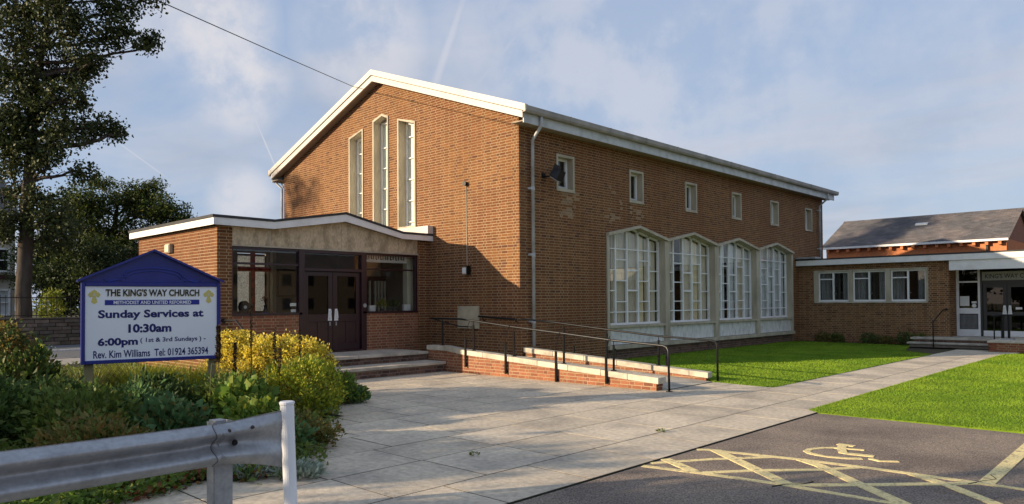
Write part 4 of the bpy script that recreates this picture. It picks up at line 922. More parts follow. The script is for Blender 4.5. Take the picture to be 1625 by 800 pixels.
for (a, c) in ((.86, 2.10), (2.27, 3.54), (3.72, 4.98)):
    f = MB(); Y0, Y1 = 17.74, 17.80; mid = a+(c-a)*.49
    for q in ((a, a+.05), (c-.05, c), (mid-.035, mid+.035)): f.box(q[0], q[1], Y0, Y1, 1.69, 2.95)
    for (p0, p1) in ((a+.05, mid-.035), (mid+.035, c-.05)): f.box(p0, p1, Y0, Y1, 1.69, 1.77); f.box(p0, p1, Y0, Y1, 2.89, 2.95)
    f.box(a+.05, mid-.035, Y0, Y1, 2.62, 2.665)
    fo = f.build('window', whitew, wg); MB().box(a+.05, c-.05, 17.768, 17.774, 1.77, 2.89).build('pane', pane, fo)
    h = MB(); h.box(mid+.05, mid+.12, 17.72, 17.74, 2.02, 2.04).box(mid+.04, mid+.06, 17.72, 17.74, 2.0, 2.10); h.build('handle', steel, fo)
    for (p, q) in ((a, a+.42), (mid+.3, c)):
        us = np.linspace(p, q, 20); yy = 18.02+.025*np.sin(us*55); V = np.concatenate([np.stack([us, yy, np.full(20, 1.69)], 1), np.stack([us, yy, np.full(20, 2.95)], 1)]); i = np.arange(19)
        nmesh('curtain', V, np.stack([i, i+1, i+21, i+20], 1), wingcur, fo)
# door screen
YD = 18.74
b = MB(); b.box(5.775, 5.87, YD-.04, YD+.06, .34, 2.95).box(6.50, 6.58, YD-.04, YD+.06, .34, 2.95).box(5.87, 6.50, YD-.04, YD+.06, 2.40, 2.46).box(5.87, 6.50, YD-.04, YD+.06, 1.20, 1.42).box(5.87, 6.50, YD-.04, YD+.06, .34, .60)
so_ = b.build('side_screen', whitew, wg, bevel=.004)
MB().box(5.87, 6.50, YD+.0, YD+.006, 1.42, 2.40).build('pane', pane_dark, so_); MB().box(5.87, 6.50, YD+.0, YD+.006, 2.46, 2.95).build('pane', pane_dark, so_)
g = MB(); g.box(5.90, 6.47, YD+.0, YD+.01, .62, 1.17); go_ = g.build('vent_grille', brownf, so_)
g = MB()
for i in range(14): g.box(5.912+i*.0415, 5.918+i*.0415, YD-.016, YD-.004, .62, 1.17)
for i in range(12): g.box(5.90, 6.47, YD-.018, YD-.006, .64+i*.045, .646+i*.045)
g.build('grille_mesh', MATS['downpipe_paint'], so_)
b = MB(); b.box(6.585, 6.65, YD-.05, YD+.06, .34, 2.95).box(6.65, 9.2, YD-.05, YD+.06, 2.36, 2.46); dfm = b.build('door_frame', brownf, wg)
b = MB(); b.box(5.7, 12, YD+2.5, YD+2.6, 0, 3); b.build('interior_wall', darkroom, wg)
for (x0, x1, hs_) in ((6.66, 7.43, 1), (7.44, 8.21, -1)):
    d = MB()
    for (a, c, z0, z1) in ((x0, x0+.12, .36, 2.36), (x1-.12, x1, .36, 2.36), (x0+.12, x1-.12, 2.2, 2.36), (x0+.12, x1-.12, 1.14, 1.28)): d.box(a, c, YD, YD+.05, z0, z1)
    do = d.build('door', brownf, wg, bevel=.004); MB().box(x0, x1, YD-.008, YD+.04, .345, .56).build('kick_plate', whitew, do)
    MB().box(x0+.12, x1-.12, YD+.02, YD+.026, 1.28, 2.2).build('door_glass', pane_dark, do); MB().box(x0+.12, x1-.12, YD+.02, YD+.026, .56, 1.14).build('door_glass', pane_dark, do)
    xe = (x1-.06 if hs_ > 0 else x0+.06)-.02*hs_
    h = MB(); h.prism([(xe-.035, YD-.005, 1.52), (xe+.035, YD-.005, 1.52), (xe+.07, YD-.005, 1.17), (xe-.07, YD-.005, 1.17)], (0, -.012, 0)); h.tube([(xe, YD-.02, 1.44), (xe, YD-.06, 1.43), (xe, YD-.06, 1.26), (xe, YD-.02, 1.25)], .012, 6); h.build('handle', whitew, do)
MB().box(8.22, 16, YD-.02, YD+.06, .34, 2.95).build('end_screen', brownf, wg)
ns = thing('name_board', 'grey board with black capital letters above the dark wing doors', 'sign', (7.7, YD-.1, 2.65))
MB().box(6.66, 8.9, YD-.09, YD-.052, 2.47, 2.80).build('board', M('grey_board', (.34, .34, .29), .6, .06, 4), ns)
text_obj('lettering', "KING'S WAY CHURCH", (0, YD-.09, 0), (1, 0, 0), (0, -1, 0), 6.76, 8.62, 2.545, 2.715, inkb, ns, bold=.006)
for (x0, x1, z0, z1, lb) in ((5.90, 6.21, 1.50, 1.88, 'large white notice sheet in the wing side window'), (6.29, 6.45, 1.60, 1.68, 'small rectangular white card in the wing side window'), (7.70, 7.90, 1.37, 1.45, 'white strip card on the right wing door')):
    setp(MB().box(x0, x1, YD-.02, YD-.008, z0, z1).build('notice', cardm), lb, 'notice')
setp(MB().tube([(6.37, YD-.02, 1.51), (6.37, YD-.008, 1.51)], .075, 16).build('sticker', cardm), 'round white sticker under the card in the wing side window', 'sticker')
ws = thing('wing_steps', 'two shallow stone steps leading up to the wing doors', 'steps', (6.3, 17, 0))
MB().box(4.75, 7.5, 16.75, 18.7, -.01, .27).build('landing_core', mortar_dark, ws); MB().box(4.7, 7.5, 16.42, 16.749, -.01, .105).build('step_core', mortar_dark, ws)
x = 4.66
while x < 7.5:
    x1 = min(x+.95, 7.5); MB().box(x+.003, x1-.003, 16.70, 18.73, .27, .34).build('slab', step_m, ws, bevel=.005); MB().box(x-.03, x1-.037, 16.36, 16.748, .107, .17).build('tread', step_m, ws, bevel=.005); x = x1
Bw2 = Bricks(); Bw2.wall(ws, (0, 16.75, 0), FU, FN, 4.75, 7.5, .17, .27, [], [], brick_dark); Bw2.finish(40)
lw = thing('low_brick_wall', 'low red brick retaining wall with pale top in front of the wing doors', 'wall', (9.5, 15.5, 0))
bx_ = Bricks(); bwall(lw, (0, 15.0, 0), FU, FN, 7.52, 16, 0, .30, [], brick_red, bx_); bwall(lw, (7.52, 0, 0), (0, -1, 0), (-1, 0, 0), -18.7, -15.0, 0, .30, [], brick_red, bx_); bx_.finish(80)
MB().box(7.53, 16, 15.02, 18.7, -.01, .298).build('fill', mortar_dark, lw); x = 7.48
while x < 15: MB().box(x+.003, x+.9, 14.96, 18.72, .30, .36).build('coping', coping, lw, bevel=.005); x += .905
h1 = thing('handrail', 'thin black handrail beside the steps to the wing doors', 'handrail', (5.53, 16.35, 0))
MB().tube([(5.53, 16.35, 0), (5.53, 16.35, .93), (5.56, 16.45, 1.0), (5.64, 17.3, 1.36), (5.66, 17.5, 1.38), (5.66, 17.70, 1.38)], .021, 8).build('rail', blackp, h1, smooth=True); MB().tube([(5.66, 17.68, 1.38), (5.66, 17.712, 1.38)], .05, 12).build('wall_plate', blackp, h1)
h2 = thing('guard_rail', 'black rail on posts standing on the platform before the wing doors', 'railing', (9, 16.2, .36))
MB().tube([(7.40, 16.2, 1.17), (7.7, 16.2, 1.21), (12.0, 16.2, 1.21)], .028, 8).build('rail', blackp, h2)
for (x_, r_) in ((7.47, .022), (7.72, .05), (7.90, .04), (9.6, .03), (11.8, .03)): MB().tube([(x_, 16.2, .36), (x_, 16.2, 1.2)], r_, 8).build('post', blackp, h2)
MB().box(7.70, 8.05, 16.0, 16.4, .36, .41).build('foot_plate', steel, h2)

# low shrubs and bare stems along the wing wall
def shrub(name, label, c, r, n, size, mat, stems=10, group=None, cat='shrub', sub=None, subr=None, aspect=.5, updir=.3, stemmat=None, shell=.45, zmin=.02, droop=0):
    t = thing(name, label, cat, (c[0], c[1], 0), group)
    P_ = blob_points(c, r, n, sub or 0, subr or .1, shell); P_[:, 2] = np.maximum(P_[:, 2], zmin+NR.random(len(P_))*.06)
    D = P_-np.array([c[0], c[1], c[2]-r[2]*.6]); D = unit(D)+NR.normal(size=D.shape)*.55+np.array([0, 0, updir])
    k_ = NR.random(len(P_)) < .78
    leaf_mesh('foliage', P_[k_], D[k_], size, mat, t, aspect=aspect, fold=.3, droop=droop, jit=.55)
    o2 = R.choice([lf_green, lf_brown, lf_mid, lf_gold2, lf_deep]); leaf_mesh('foliage', P_[~k_]+np.array([0, 0, size*.3]), D[~k_]+NR.normal(size=D[~k_].shape)*.4, size*.7, o2, t, aspect=min(1, aspect*1.4), fold=.3, jit=.6)
    b = MB()
    for k in range(stems):
        q = P_[NR.integers(0, len(P_))]; b.tube(curve_pts((c[0]+R.uniform(-.25, .25)*r[0], c[1]+R.uniform(-.25, .25)*r[1], 0), Vector(q), 3, .12, .05), [.010, .008, .006, .003], 4, caps=False)
    if stems: b.build('stems', stemmat or stemm, t, recalc=False)
    return t
for k, (x_, w_, h_, m_) in enumerate(((1.15, .35, .16, lf_brown), (1.75, .3, .14, lf_mid), (3.0, .42, .17, lf_deep), (3.6, .3, .12, lf_brown), (4.35, .4, .2, lf_deep), (4.85, .35, .18, lf_mid))):
    shrub('low_shrub', ['russet low shrub at the left foot of the wing wall', 'small green shrub under the first wing window', 'dark low shrub under the middle wing window', 'thin brownish shrub under the middle wing window', 'dark rounded shrub under the third wing window', 'green shrub nearest the wing steps'][k],
        (x_, 17.35, h_*1.1), (w_, .2, h_*1.5), 420, .08, m_, 6, 'low shrubs along the wing wall')

# =================================================================== BUILDINGS BEHIND
bh = thing('brick_hall', 'red brick hall with long grey slate roof behind the wing', 'building', (0, 38, 0))
MB().box(-4.9, 4.85, 34.1, 41.9, 0, 5.10).build('wall', brick_far, bh)
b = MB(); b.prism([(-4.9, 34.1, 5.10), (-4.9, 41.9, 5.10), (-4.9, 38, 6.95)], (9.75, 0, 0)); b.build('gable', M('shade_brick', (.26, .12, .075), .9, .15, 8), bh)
for s_ in (-1, 1):
    sl2 = MB(); n_ = 26
    for i in range(n_):
        t0, t1 = i/n_, (i+1)/n_; ya, yb = 38+s_*4.25*(1-t0), 38+s_*4.25*(1-t1); za, zb_ = 5.08+1.95*t0, 5.08+1.95*t1
        x = -5.15-(i % 2)*.15
        while x < 5.05:
            xa, xb = max(x, -5.15), min(x+.30, 5.05)
            if xb-xa > .03: j = R.uniform(0, .012); sl2.add([(xa+.004, ya, za+.03+j), (xb-.004, ya, za+.03+j), (xb-.004, yb, zb_+.012), (xa+.004, yb, zb_+.012), (xa+.004, ya, za+.01), (xb-.004, ya, za+.01)], [(0, 1, 2, 3), (4, 5, 1, 0)])
            x += .30
    sl2.build('roof_slates', slate, bh, recalc=False, kind='stuff')
    MB().prism([(-5.1, 38+s_*4.2, 5.08), (-5.1, 38, 7.0), (-5.1, 38, 6.95), (-5.1, 38+s_*4.2, 5.03)], (10.1, 0, 0)).build('roof_slope', slate, bh)
x = -5.15
while x < 5.0: b = MB(); b.prism([(x+.005, 37.86, 7.0), (x+.005, 38, 7.12), (x+.005, 38.14, 7.0)], (.44, 0, 0)); b.build('ridge_tile', slate, bh); x += .45
MB().box(-5.1, 5.0, 33.68, 33.78, 4.97, 5.09).build('gutter', whitew, bh)
x = -4.8
while x < 4.8: MB().box(x, x+.16, 33.80, 34.098, 4.77, 4.97).build('corbel', brick_far, bh); x += .62
MB().prism([(-.35, 36.5, 6.36), (.35, 36.5, 6.36), (.35, 36.75, 6.48), (-.35, 36.75, 6.48)], (0, 0, .06)).build('roof_vent', greyp, bh)
MB().box(3.9, 4.0, 33.95, 34.09, 3.9, 4.95).build('downpipe', blackp, bh)
b2h = thing('brick_house', 'second red brick building with slate roof at the right edge behind the hall', 'house', (9, 48, 0))
MB().box(4.6, 16, 46.2, 52, 0, 5.4).build('wall', brick_far, b2h)
for s_ in (-1, 1): MB().prism([(4.4, 49.1+s_*3.2, 5.35), (4.4, 49.1, 7.25), (4.4, 49.1, 7.35), (4.4, 49.1+s_*3.2, 5.45)], (11.8, 0, 0)).build('roof', slate, b2h)
MB().prism([(4.6, 46.2, 5.4), (4.6, 52, 5.4), (4.6, 49.1, 7.2)], (.2, 0, 0)).build('gable', brick_far, b2h)
# left: garden wall of stones, railings, house
gwl = thing('garden_wall', 'low dark stone garden wall across the road under the railings', 'wall', (-24.2, -2, 0))
MB().box(-24.5, -24.23, -12, 9, -.05, 1.17).build('wall_core', joint, gwl)
for r_ in range(7):
    y = -12+R.uniform(0, .3)
    while y < 8.7:
        w_ = R.uniform(.38, .72); y1 = min(y+w_, 9); d = R.uniform(0, .03); big = -8.5 < y < 1.5
        if big: MB().box(-24.30, -24.205+d, y+.012, y1-.012, r_*.165+.008, r_*.165+.155).build('stone', stonew, gwl, bevel=.012, recalc=True)
        y = y1
y = -12
while y < 8.9: MB().box(-24.55, -24.17, y+.006, y+.99, 1.165, 1.235).build('coping', stonew, gwl, bevel=.01); y += 1
ir = thing('iron_railings', 'black upright iron railings on top of the stone garden wall', 'railing', (-24.36, -2, 1.23))
MB().box(-24.375, -24.345, -12, 9, 2.10, 2.14).build('top_rail', blackp, ir); MB().box(-24.375, -24.345, -12, 9, 1.32, 1.35).build('bottom_rail', blackp, ir)
pb = MB(); pb.tube([(-24.36, -12, 1.235), (-24.36, -12, 2.20), (-24.36, -12, 2.26)], [.011, .011, .002], 5); b0 = pb.build('bar', blackp, ir)
y = -11.82
while y < 8.95:
    o = b0.copy(); COL.objects.link(o); o.parent = ir; o.location = b0.location+Vector((0, y+12, 0)); y += .19
hs2 = thing('stone_house', 'pale stone house with white windows behind the railings at far left', 'house', (-42, -10, 0))
MB().box(-48, -39.05, -20, -2.9, 0, 7).build('wall', housew, hs2)
MB().prism([(-48.3, -20.3, 6.9), (-38.7, -20.3, 6.9), (-43.5, -20.3, 10)], (0, 17.7, 0)).build('roof', slate, hs2)
for (y0, y1, z0, z1) in ((-4.6, -3.2, 3.75, 5.2), (-4.5, -3.15, 1.15, 2.75), (-8.4, -6.9, 3.75, 5.2), (-8.4, -6.6, 1.1, 2.8)):
    f = MB(); m_ = (y0+y1)/2
    for (a, c, e, g_) in ((y0, y0+.1, z0, z1), (y1-.1, y1, z0, z1), (y0+.1, y1-.1, z0, z0+.12), (y0+.1, y1-.1, z1-.1, z1), (m_-.04, m_+.04, z0+.12, z1-.1), (y0+.1, m_-.04, (z0+z1)/2-.03, (z0+z1)/2+.03), (m_+.04, y1-.1, (z0+z1)/2-.03, (z0+z1)/2+.03)): f.box(-39.05, -38.93, a, c, e, g_)
    fo = f.build('window', whitew, hs2); MB().box(-39.045, -38.99, y0+.1, y1-.1, z0+.1, z1-.1).build('pane', greyp if z0 < 2 else blackp, fo)
MB().box(-39.05, -38.85, -5.0, -3.0, 3.35, 3.62).build('string_course', MATS['dark_panelling'], hs2)
wgte = thing('garden_gate', 'white painted garden gate behind the railings beside the hedge', 'gate', (-27, -1.8, 0))
for k in range(5): MB().box(-27.03, -27.0, -2.30+k*.2, -2.12+k*.2, .3, 1.9).build('board', whitew, wgte)
MB().box(-27.06, -27.031, -2.32, -1.30, 1.5, 1.62).build('cross_rail', whitew, wgte); MB().box(-27.1, -27.0, -2.45, -2.32, 0, 2.05).build('post', whitew, wgte)

# =================================================================== SIGN BOARD
SA = Vector((.765, -10.405, 0)); SB = Vector((1.17, -8.465, 0)); SU_ = (SB-SA).normalized(); SW = (SB-SA).length; SN_ = Vector((SU_.y, -SU_.x, 0))
nb = thing('notice_board', 'blue gabled church notice board on two posts in the flower bed', 'sign', tuple((SA+SB)/2))
sO = tuple(SA)
for u in (.05, SW-.17): b = MB(); b.obox(sO, SU_, SN_, u, u+.12, -.1, 2.0, -.16, -.07); b.build('post', woodm, nb)
Zb, Zt = .90, 2.14
b = MB(); b.obox(sO, SU_, SN_, 0, SW, Zb, Zt, -.06, -.02)
b.prism([tuple(SA+SU_*u+SN_*-.06+Vector((0, 0, z))) for u, z in ((0, Zt), (0, 2.165), (SW/2, 2.632), (SW, 2.165), (SW, Zt))], tuple(SN_*.04)); b.build('back_board', bluep, nb)
b = MB(); b.obox(sO, SU_, SN_, 0, .055, Zb, Zt, -.019, .03); b.obox(sO, SU_, SN_, SW-.055, SW, Zb, Zt, -.019, .03); b.obox(sO, SU_, SN_, .055, SW-.055, Zb, Zb+.055, -.019, .028)
b.obox(sO, SU_, SN_, .055, SW-.055, 2.075, 2.14, -.019, .028); fb = b.build('frame', bluep, nb, bevel=.006)
for (u0, z0, u1, z1) in ((-.05, 2.135, SW/2, 2.625), (SW+.05, 2.135, SW/2, 2.625)):
    a = SA+SU_*u0; c = SA+SU_*u1; nrm = .035
    MB().prism([tuple(a+SN_*-.08+Vector((0, 0, z0))), tuple(c+SN_*-.08+Vector((0, 0, z1))), tuple(c+SN_*-.08+Vector((0, 0, z1+nrm))), tuple(a+SN_*-.08+Vector((0, 0, z0+nrm)))], tuple(SN_*.15)).build('roof_board', bluep, nb)
# carved scroll relief
rl = MB(); pt_ = lambda u, z, d=-.012: tuple(SA+SU_*u+SN_*d+Vector((0, 0, z)))
arc = [(SW/2+.42*math.cos(a), 2.235+.13*math.sin(a)) for a in np.linspace(PI, 0, 15)]
rl.tube([pt_(u, z) for u, z in arc], .012, 6); rl.tube([pt_(u*.94+SW/2*.06, z-.045) for u, z in arc], .008, 6)
for s_ in (-1, 1):
    q = [(SW/2+s_*(.40+.05*k), 2.235-.02*k+.014*math.sin(k*2.1)) for k in range(7)]; rl.tube([pt_(u, z) for u, z in q], .010, 6)
    q = [(SW/2+s_*(.44+.05*k), 2.165+.018*math.sin(k*1.5)) for k in range(6)]; rl.tube([pt_(u, z) for u, z in q], .009, 6)
rl.build('scroll_relief', bluep2, nb, smooth=True)
pnl = MB(); pnl.obox(sO, SU_, SN_, .055, SW-.055, .955, 2.075, -.019, .008); pnl.build('panel', signw, nb)
zL, zR = 10.88, 12.0
def sx(px): s_ = (px-80)/885; return SW*s_*zL/(zR-s_*(zR-zL))
def szz(y): return 2.065-(y-262)*(1.11/452)
def stext(body, x0, x1, y0, y1, mat, bold=.02, thick=.0115, dx=0, dz=0, name='lettering'):
    return text_obj(name, body, sO, SU_, SN_, sx(x0)+dx, sx(x1)+dx, szz(y1)+dz, szz(y0)+dz, mat, nb, bold=bold, thick=thick)
stext("THE KING'S WAY CHURCH", 237, 832, 276, 321, goldsh, .035, .0102, -.006, -.008)
stext("THE KING'S WAY CHURCH", 237, 832, 274, 319, inkb, .03)
b = MB(); b.obox(sO, SU_, SN_, sx(232), sx(832), szz(375), szz(343), .0081, .011); b.build('title_bar', bluep2, nb).data.materials[0] = M('bar_blue', (.02, .03, .28), .5, .02, 3)
stext("METHODIST AND UNITED REFORMED", 288, 780, 348, 370, signw, .02, .0135)
stext("Sunday Services at", 190, 858, 405, 470, ink, .035); stext("10:30am", 382, 655, 495, 550, ink, .04); stext("6:00pm", 188, 443, 578, 640, ink, .04)
stext("( 1st & 3rd Sundays ) -", 458, 872, 583, 620, ink, .018); stext("Rev. Kim Williams  Tel: 01924 365394", 160, 888, 655, 703, ink, .016)
for (xa, xb) in ((124, 206), (856, 926)):
    u0, u1 = sx(xa), sx(xb); uc = (u0+u1)/2; z0, z1 = szz(368), szz(278); zc = z0+(z1-z0)*.64; b = MB(); hw = (u1-u0)*.13; ew = hw*1.9
    def q(pts): b.prism([pt_(u, z, .0082) for u, z in pts], tuple(SN_*.0035))
    q([(uc-hw*.6, zc), (uc+hw*.6, zc), (uc+ew, z1-.03), (uc, z1), (uc-ew, z1-.03)]); q([(uc-hw*.6, zc), (uc-ew, z0+.03), (uc, z0), (uc+ew, z0+.03), (uc+hw*.6, zc)])
    q([(uc, zc-hw*.6), (uc, zc+hw*.6), (u0+.03, zc+ew), (u0, zc), (u0+.03, zc-ew)]); q([(uc, zc+hw*.6), (uc, zc-hw*.6), (u1-.03, zc-ew), (u1, zc), (u1-.03, zc+ew)])
    b.build('cross_emblem', goldp, nb)
    b = MB(); b.prism([pt_(uc+(hw*1.1)*math.cos(a), zc+(hw*1.1)*math.sin(a), .0119) for a in np.linspace(0, 2*PI, 13)[:-1]], tuple(SN_*.001)); b.build('emblem_centre', goldsh, nb)

# =================================================================== GUARDRAIL AND POST
gr = thing('guardrail', 'grey galvanised corrugated crash barrier with bolted flared end', 'barrier', (7.2, -12.5, 0))
def wprof(scale=1., flat=0.):
    z = np.linspace(-.155, .155, 29); o = .056*(1-np.cos(2*PI*np.clip(np.abs(z)/.175, 0, .86)))+.0*z
    return z*scale, o*(1-flat)+.02*flat
def beam(path, name, off=0., seamed=False):
    V = []; nP = 29
    for (x, y, zc, sc, fl, tx, ty) in path:
        z, o = wprof(sc, fl)
        for side in (0, 1):
            for k in range(nP):
                d = o[k]+off-(.004 if side else 0); wob = (.018*math.sin(z[k]*38) if seamed and (x, y) == (path[-1][0], path[-1][1]) else 0)
                V.append((x+tx*d-ty*wob, y+ty*d+tx*wob, zc+z[k]))
    Fq = []; m = len(path)
    for i in range(m-1):
        for k in range(nP-1):
            a = i*2*nP+k; b_ = (i+1)*2*nP+k; Fq += [(a, b_, b_+1, a+1), (a+nP, a+nP+1, b_+nP+1, b_+nP)]
        for k in (0, nP-1): a = i*2*nP+k; b_ = (i+1)*2*nP+k; Fq.append((a, a+nP, b_+nP, b_))
    for i in (0, m-1):
        for k in range(nP-1): a = i*2*nP+k; Fq.append((a, a+1, a+1+nP, a+nP))
    return nmesh(name, np.array(V), np.array(Fq), steel, gr)
tn = Vector((1, -.06, 0)).normalized()
p1 = [(7.36-(7.36-7.15)*t, -17.5+(17.5-11.17)*t, .70-.035*t, 1.15-.08*t, 0, tn.x, tn.y) for t in np.linspace(0, 1, 30)]
e = beam(p1, 'rail_beam', 0, True); e.data.polygons.foreach_set('use_smooth', [True]*len(e.data.polygons))
p2 = []
for t in np.linspace(0, 1, 16):
    fl = max(0, (t-.1)/.9)**1.35; p2.append((7.150-.075*t, -11.24+.64*t, .665-.045*t*t, 1.07+.52*fl, fl*.75, tn.x, tn.y))
e = beam(p2, 'rail_end', .006); e.data.polygons.foreach_set('use_smooth', [True]*len(e.data.polygons))
zz_, oo_ = wprof(1.08); sm = MB(); sm.tube([(7.150+tn.x*(oo_[k]+.012), -11.245+.010*math.sin(zz_[k]*38), .665+zz_[k]) for k in range(0, 29)], .0022, 5); sm.build('lap_seam', MATS['joint_soil'], gr)
for (x_, y_, z_, r_) in ((7.235, -11.13, .775, .016), (7.21, -10.92, .775, .016), (7.165, -11.05, .66, .026)):
    b = MB(); b.tube([(x_, y_, z_), (x_+.018, y_, z_)], [r_, r_*.7], 12); b.build('bolt', blackp if r_ > .02 else M('bolt_rust', (.08, .06, .055), .7, .2, 30, metal=.4), gr)
b = MB(); b.box(6.98, 7.10, -11.20, -11.19, -.05, .83).box(7.095, 7.105, -11.19, -11.04, -.05, .83).box(6.98, 7.095, -11.045, -11.035, -.05, .83); b.build('post', steel, gr)
b = MB(); b.box(6.99, 7.10, -11.185, -11.09, .60, .845); b.build('spacer', steel, gr)
for yy in (-13.7, -16.2): b = MB(); b.box(7.1, 7.2, yy, yy+.01, -.05, .80).box(7.195, 7.205, yy, yy+.13, -.05, .80); b.build('post', steel, gr)
bo = thing('marker_post', 'white plastic marker post leaning slightly beside the guardrail end', 'post', (7.06, -10.52, 0))
b = MB(); b.tube([(7.085, -10.50, -.05), (7.06, -10.52, .80)], .058, 20); b.build('shaft', whiteplastic, bo, smooth=False)
b = MB(); b.tube([(7.06, -10.52, .80), (7.057, -10.523, .905)], .0605, 20); b.build('sleeve', whiteplastic, bo)
b = MB(); b.tube([(7.057, -10.523, .905), (7.057, -10.523, .912), (7.0565, -10.524, .928), (7.0565, -10.524, .934)], [.062, .066, .066, .055], 20); b.build('cap', whiteplastic, bo)

# =================================================================== TREES
def px1(x, y, d=34., ref=36): s_ = 1155.4/d; return ((x-ref)/s_, 1.8+(484-y)/s_, s_)
cl = []
for (x, y, rx, ry, n) in [(30,10,60,36,1500),(110,12,58,28,1200),(190,18,36,20,700),(236,70,20,14,300),(196,60,34,18,550),(132,55,52,26,1000),(60,68,46,32,1100),(8,60,40,40,900),(84,108,50,24,1000),(20,122,42,28,800),(130,98,34,16,500),(112,165,42,22,850),(60,178,46,28,1100),(160,203,36,17,520),(194,213,16,9,150),(112,222,46,22,800),(30,228,42,32,1000),(92,268,40,18,600),(132,274,22,12,220),(15,292,38,28,800),(60,312,42,18,650),(8,180,30,26,500),(60,-60,90,50,1500),(150,-50,60,36,900),(0,-120,80,50,1200),(70,-150,70,50,900),(-50,90,50,50,700),(-60,200,50,50,700),(-45,300,45,40,600),(225,-20,40,24,400),(20,350,40,24,700),(90,350,44,24,700),(60,150,40,26,600),(30,205,40,22,600),(70,245,46,24,700),(100,190,40,20,500),(60,365,70,24,900),(150,105,30,22,350)]:
    l_, h_, s_ = px1(x, y); cl.append((l_, h_, rx/s_*1.05, ry/s_*1.55, rx/s_*.8, n))
tree('tall_tree', 'tall tree with open dark crown and thick trunk at the left edge', 'tree', (-27.12, -5.08, 0),
    [(.0, 0, 0, .36), (.05, 3, 0, .33), (.1, 6, .1, .29), (.35, 9, 0, .24), (.3, 12, .1, .19), (.9, 14.5, .2, .12), (1.2, 17.5, 0, .05)], cl, lf_tall, .16, 1.8, .17, twig=.016, gaps=-.32)
cl = []
for (x, y, rx, ry, n) in [(150,330,54,32,1500),(215,318,52,30,1500),(265,340,42,28,1100),(105,352,48,32,1300),(180,380,78,44,2200),(255,395,66,44,1700),(85,400,58,38,1300),(130,436,78,38,1700),(298,352,14,16,150),(200,440,78,40,1500),(60,440,60,34,900),(160,292,26,10,220),(245,298,22,10,180)]:
    l_, h_, s_ = px1(x, y, 42, 180); cl.append((l_, h_, rx/s_, ry/s_, rx/s_*.8, int(n*2.6)))
tree('broad_tree', 'broad dense dark green tree behind the porch roof', 'tree', (-32.78, .6, 0), [(0, 0, 0, .35), (.1, 2.5, 0, .28), (-.2, 5, .1, .2), (.2, 7.5, 0, .08)], cl, lf_ash, .20, 1.0, .2, aspect=.35)
cl = [(l_, h_, 1.5, .9, 1.0, 1500) for l_, h_ in ((-1.5, 3.2), (.4, 3.0), (2.0, 3.3), (3.6, 2.9), (1.2, 4.3), (3.0, 4.2), (-.8, 1.9), (1.6, 1.8), (3.6, 1.7))]
tree('hedge_tree', 'dark bushy hedge tree directly behind the iron railings', 'tree', (-29.2, -2.2, 0), [(0, 0, 0, .12), (.2, 1.5, 0, .1), (.6, 3, 0, .05)], cl, lf_dark, .15, 1.2, .22)
shrub('lime_shrub', 'small bright yellow-green shrub behind the railings', (-27.3, -3.9, 1.7), (.5, .5, .8), 1500, .12, lf_lime, 12, sub=40, subr=.12)
# trees beyond the frame whose shade falls on the forecourt and the gable
def offtree(lab, x, y, h, r, n, th=.2, bot=None, seed=0):
    cl_ = []
    for k in range(9): a = k*2.4; q = R.uniform(.2, .75); cl_.append((r*q*math.cos(a), h-r*.75+r*.45*math.sin(k*1.7), r*.42, r*.28, r*.42, int(n/9)))
    return tree('street_tree', lab, 'tree', (x, y, 0), [(0, 0, 0, th), (.1, h*.5, 0, th*.7), (0, h*.9, 0, th*.25)], cl_, lf_tall, .24, 1., .28, group=None)
OFF = True

# =================================================================== FLOWER BED
bedp = [(x, y) for x, y in bedline]+[(-8.8, -22), (-8.8, -6.6)]
struct(MB().prism([(x, y, -.055) for x, y in bedp], (0, 0, .052)).build('flower_bed', soil))
def ground_cover(name, label, poly, n, size, mat, h=.10, aspect=.6, cat='ground cover'):
    a = np.array(poly); X = NR.uniform(a[:, 0].min(), a[:, 0].max(), n); Y = NR.uniform(a[:, 1].min(), a[:, 1].max(), n); k = inside(poly, X, Y); X, Y = X[k], Y[k]
    nz = np.array([noise.noise(Vector((x*1.7, y*1.7, 3.))) for x, y in zip(X, Y)]); Zz = NR.random(len(X))*h*(1+nz*1.1)+.005
    P3 = np.stack([X, Y, Zz], 1); D = NR.normal(size=P3.shape)*np.array([1, 1, .35])+np.array([0, 0, .45])
    o = leaf_mesh(name, P3, D, size, mat, None, aspect=aspect, kind='stuff'); return setp(o, label, cat)
ground_cover('ground_cover', 'low mixed green foliage covering the flower bed', bedp, 52000, .085, lf_mid, .22)
ground_cover('ground_cover', 'bright low leaves on the bed edge below the guardrail', [(3.4, -12.6), (5.95, -12.6), (5.85, -11.2), (5.6, -10.6), (6.0, -10.3), (5.2, -9.6), (3.4, -10.0)], 9000, .075, lf_green, .10)
ground_cover('leaf_litter', 'russet fallen leaves scattered on the bed edge', [(5.2, -11.9), (6.0, -11.4), (5.75, -10.6), (6.15, -10.2), (5.5, -9.5), (4.6, -9.9)], 1500, .06, lf_red, .11)
def spike(x, y, h, r, lab, lean=0, n=500):
    t = thing('flower_spike', lab, 'plant', (x, y, 0)); tx, ty = x+lean*.25, y+lean*.12
    MB().tube([(x, y, 0), ((x+tx)/2+.01, (y+ty)/2, h*.5), (tx, ty, h)], [.013, .010, .004], 6).build('stem', M('dead_stem', (.12, .09, .04), .9) if 'dead_stem' not in MATS else MATS['dead_stem'], t)
    q = .60+.40*NR.random(n)**.9; a = NR.random(n)*2*PI; rr = r*(1.25-q*1.05)*(1+.5*np.sin(q*70+x*9))*NR.random(n)**.6
    P3 = np.stack([x+(tx-x)*q+rr*np.cos(a), y+(ty-y)*q+rr*np.sin(a), h*q], 1); D = np.stack([np.cos(a), np.sin(a), .6+0*a], 1); leaf_mesh('seed_head', P3, D, .026, seedm, t, aspect=.8)
    return t
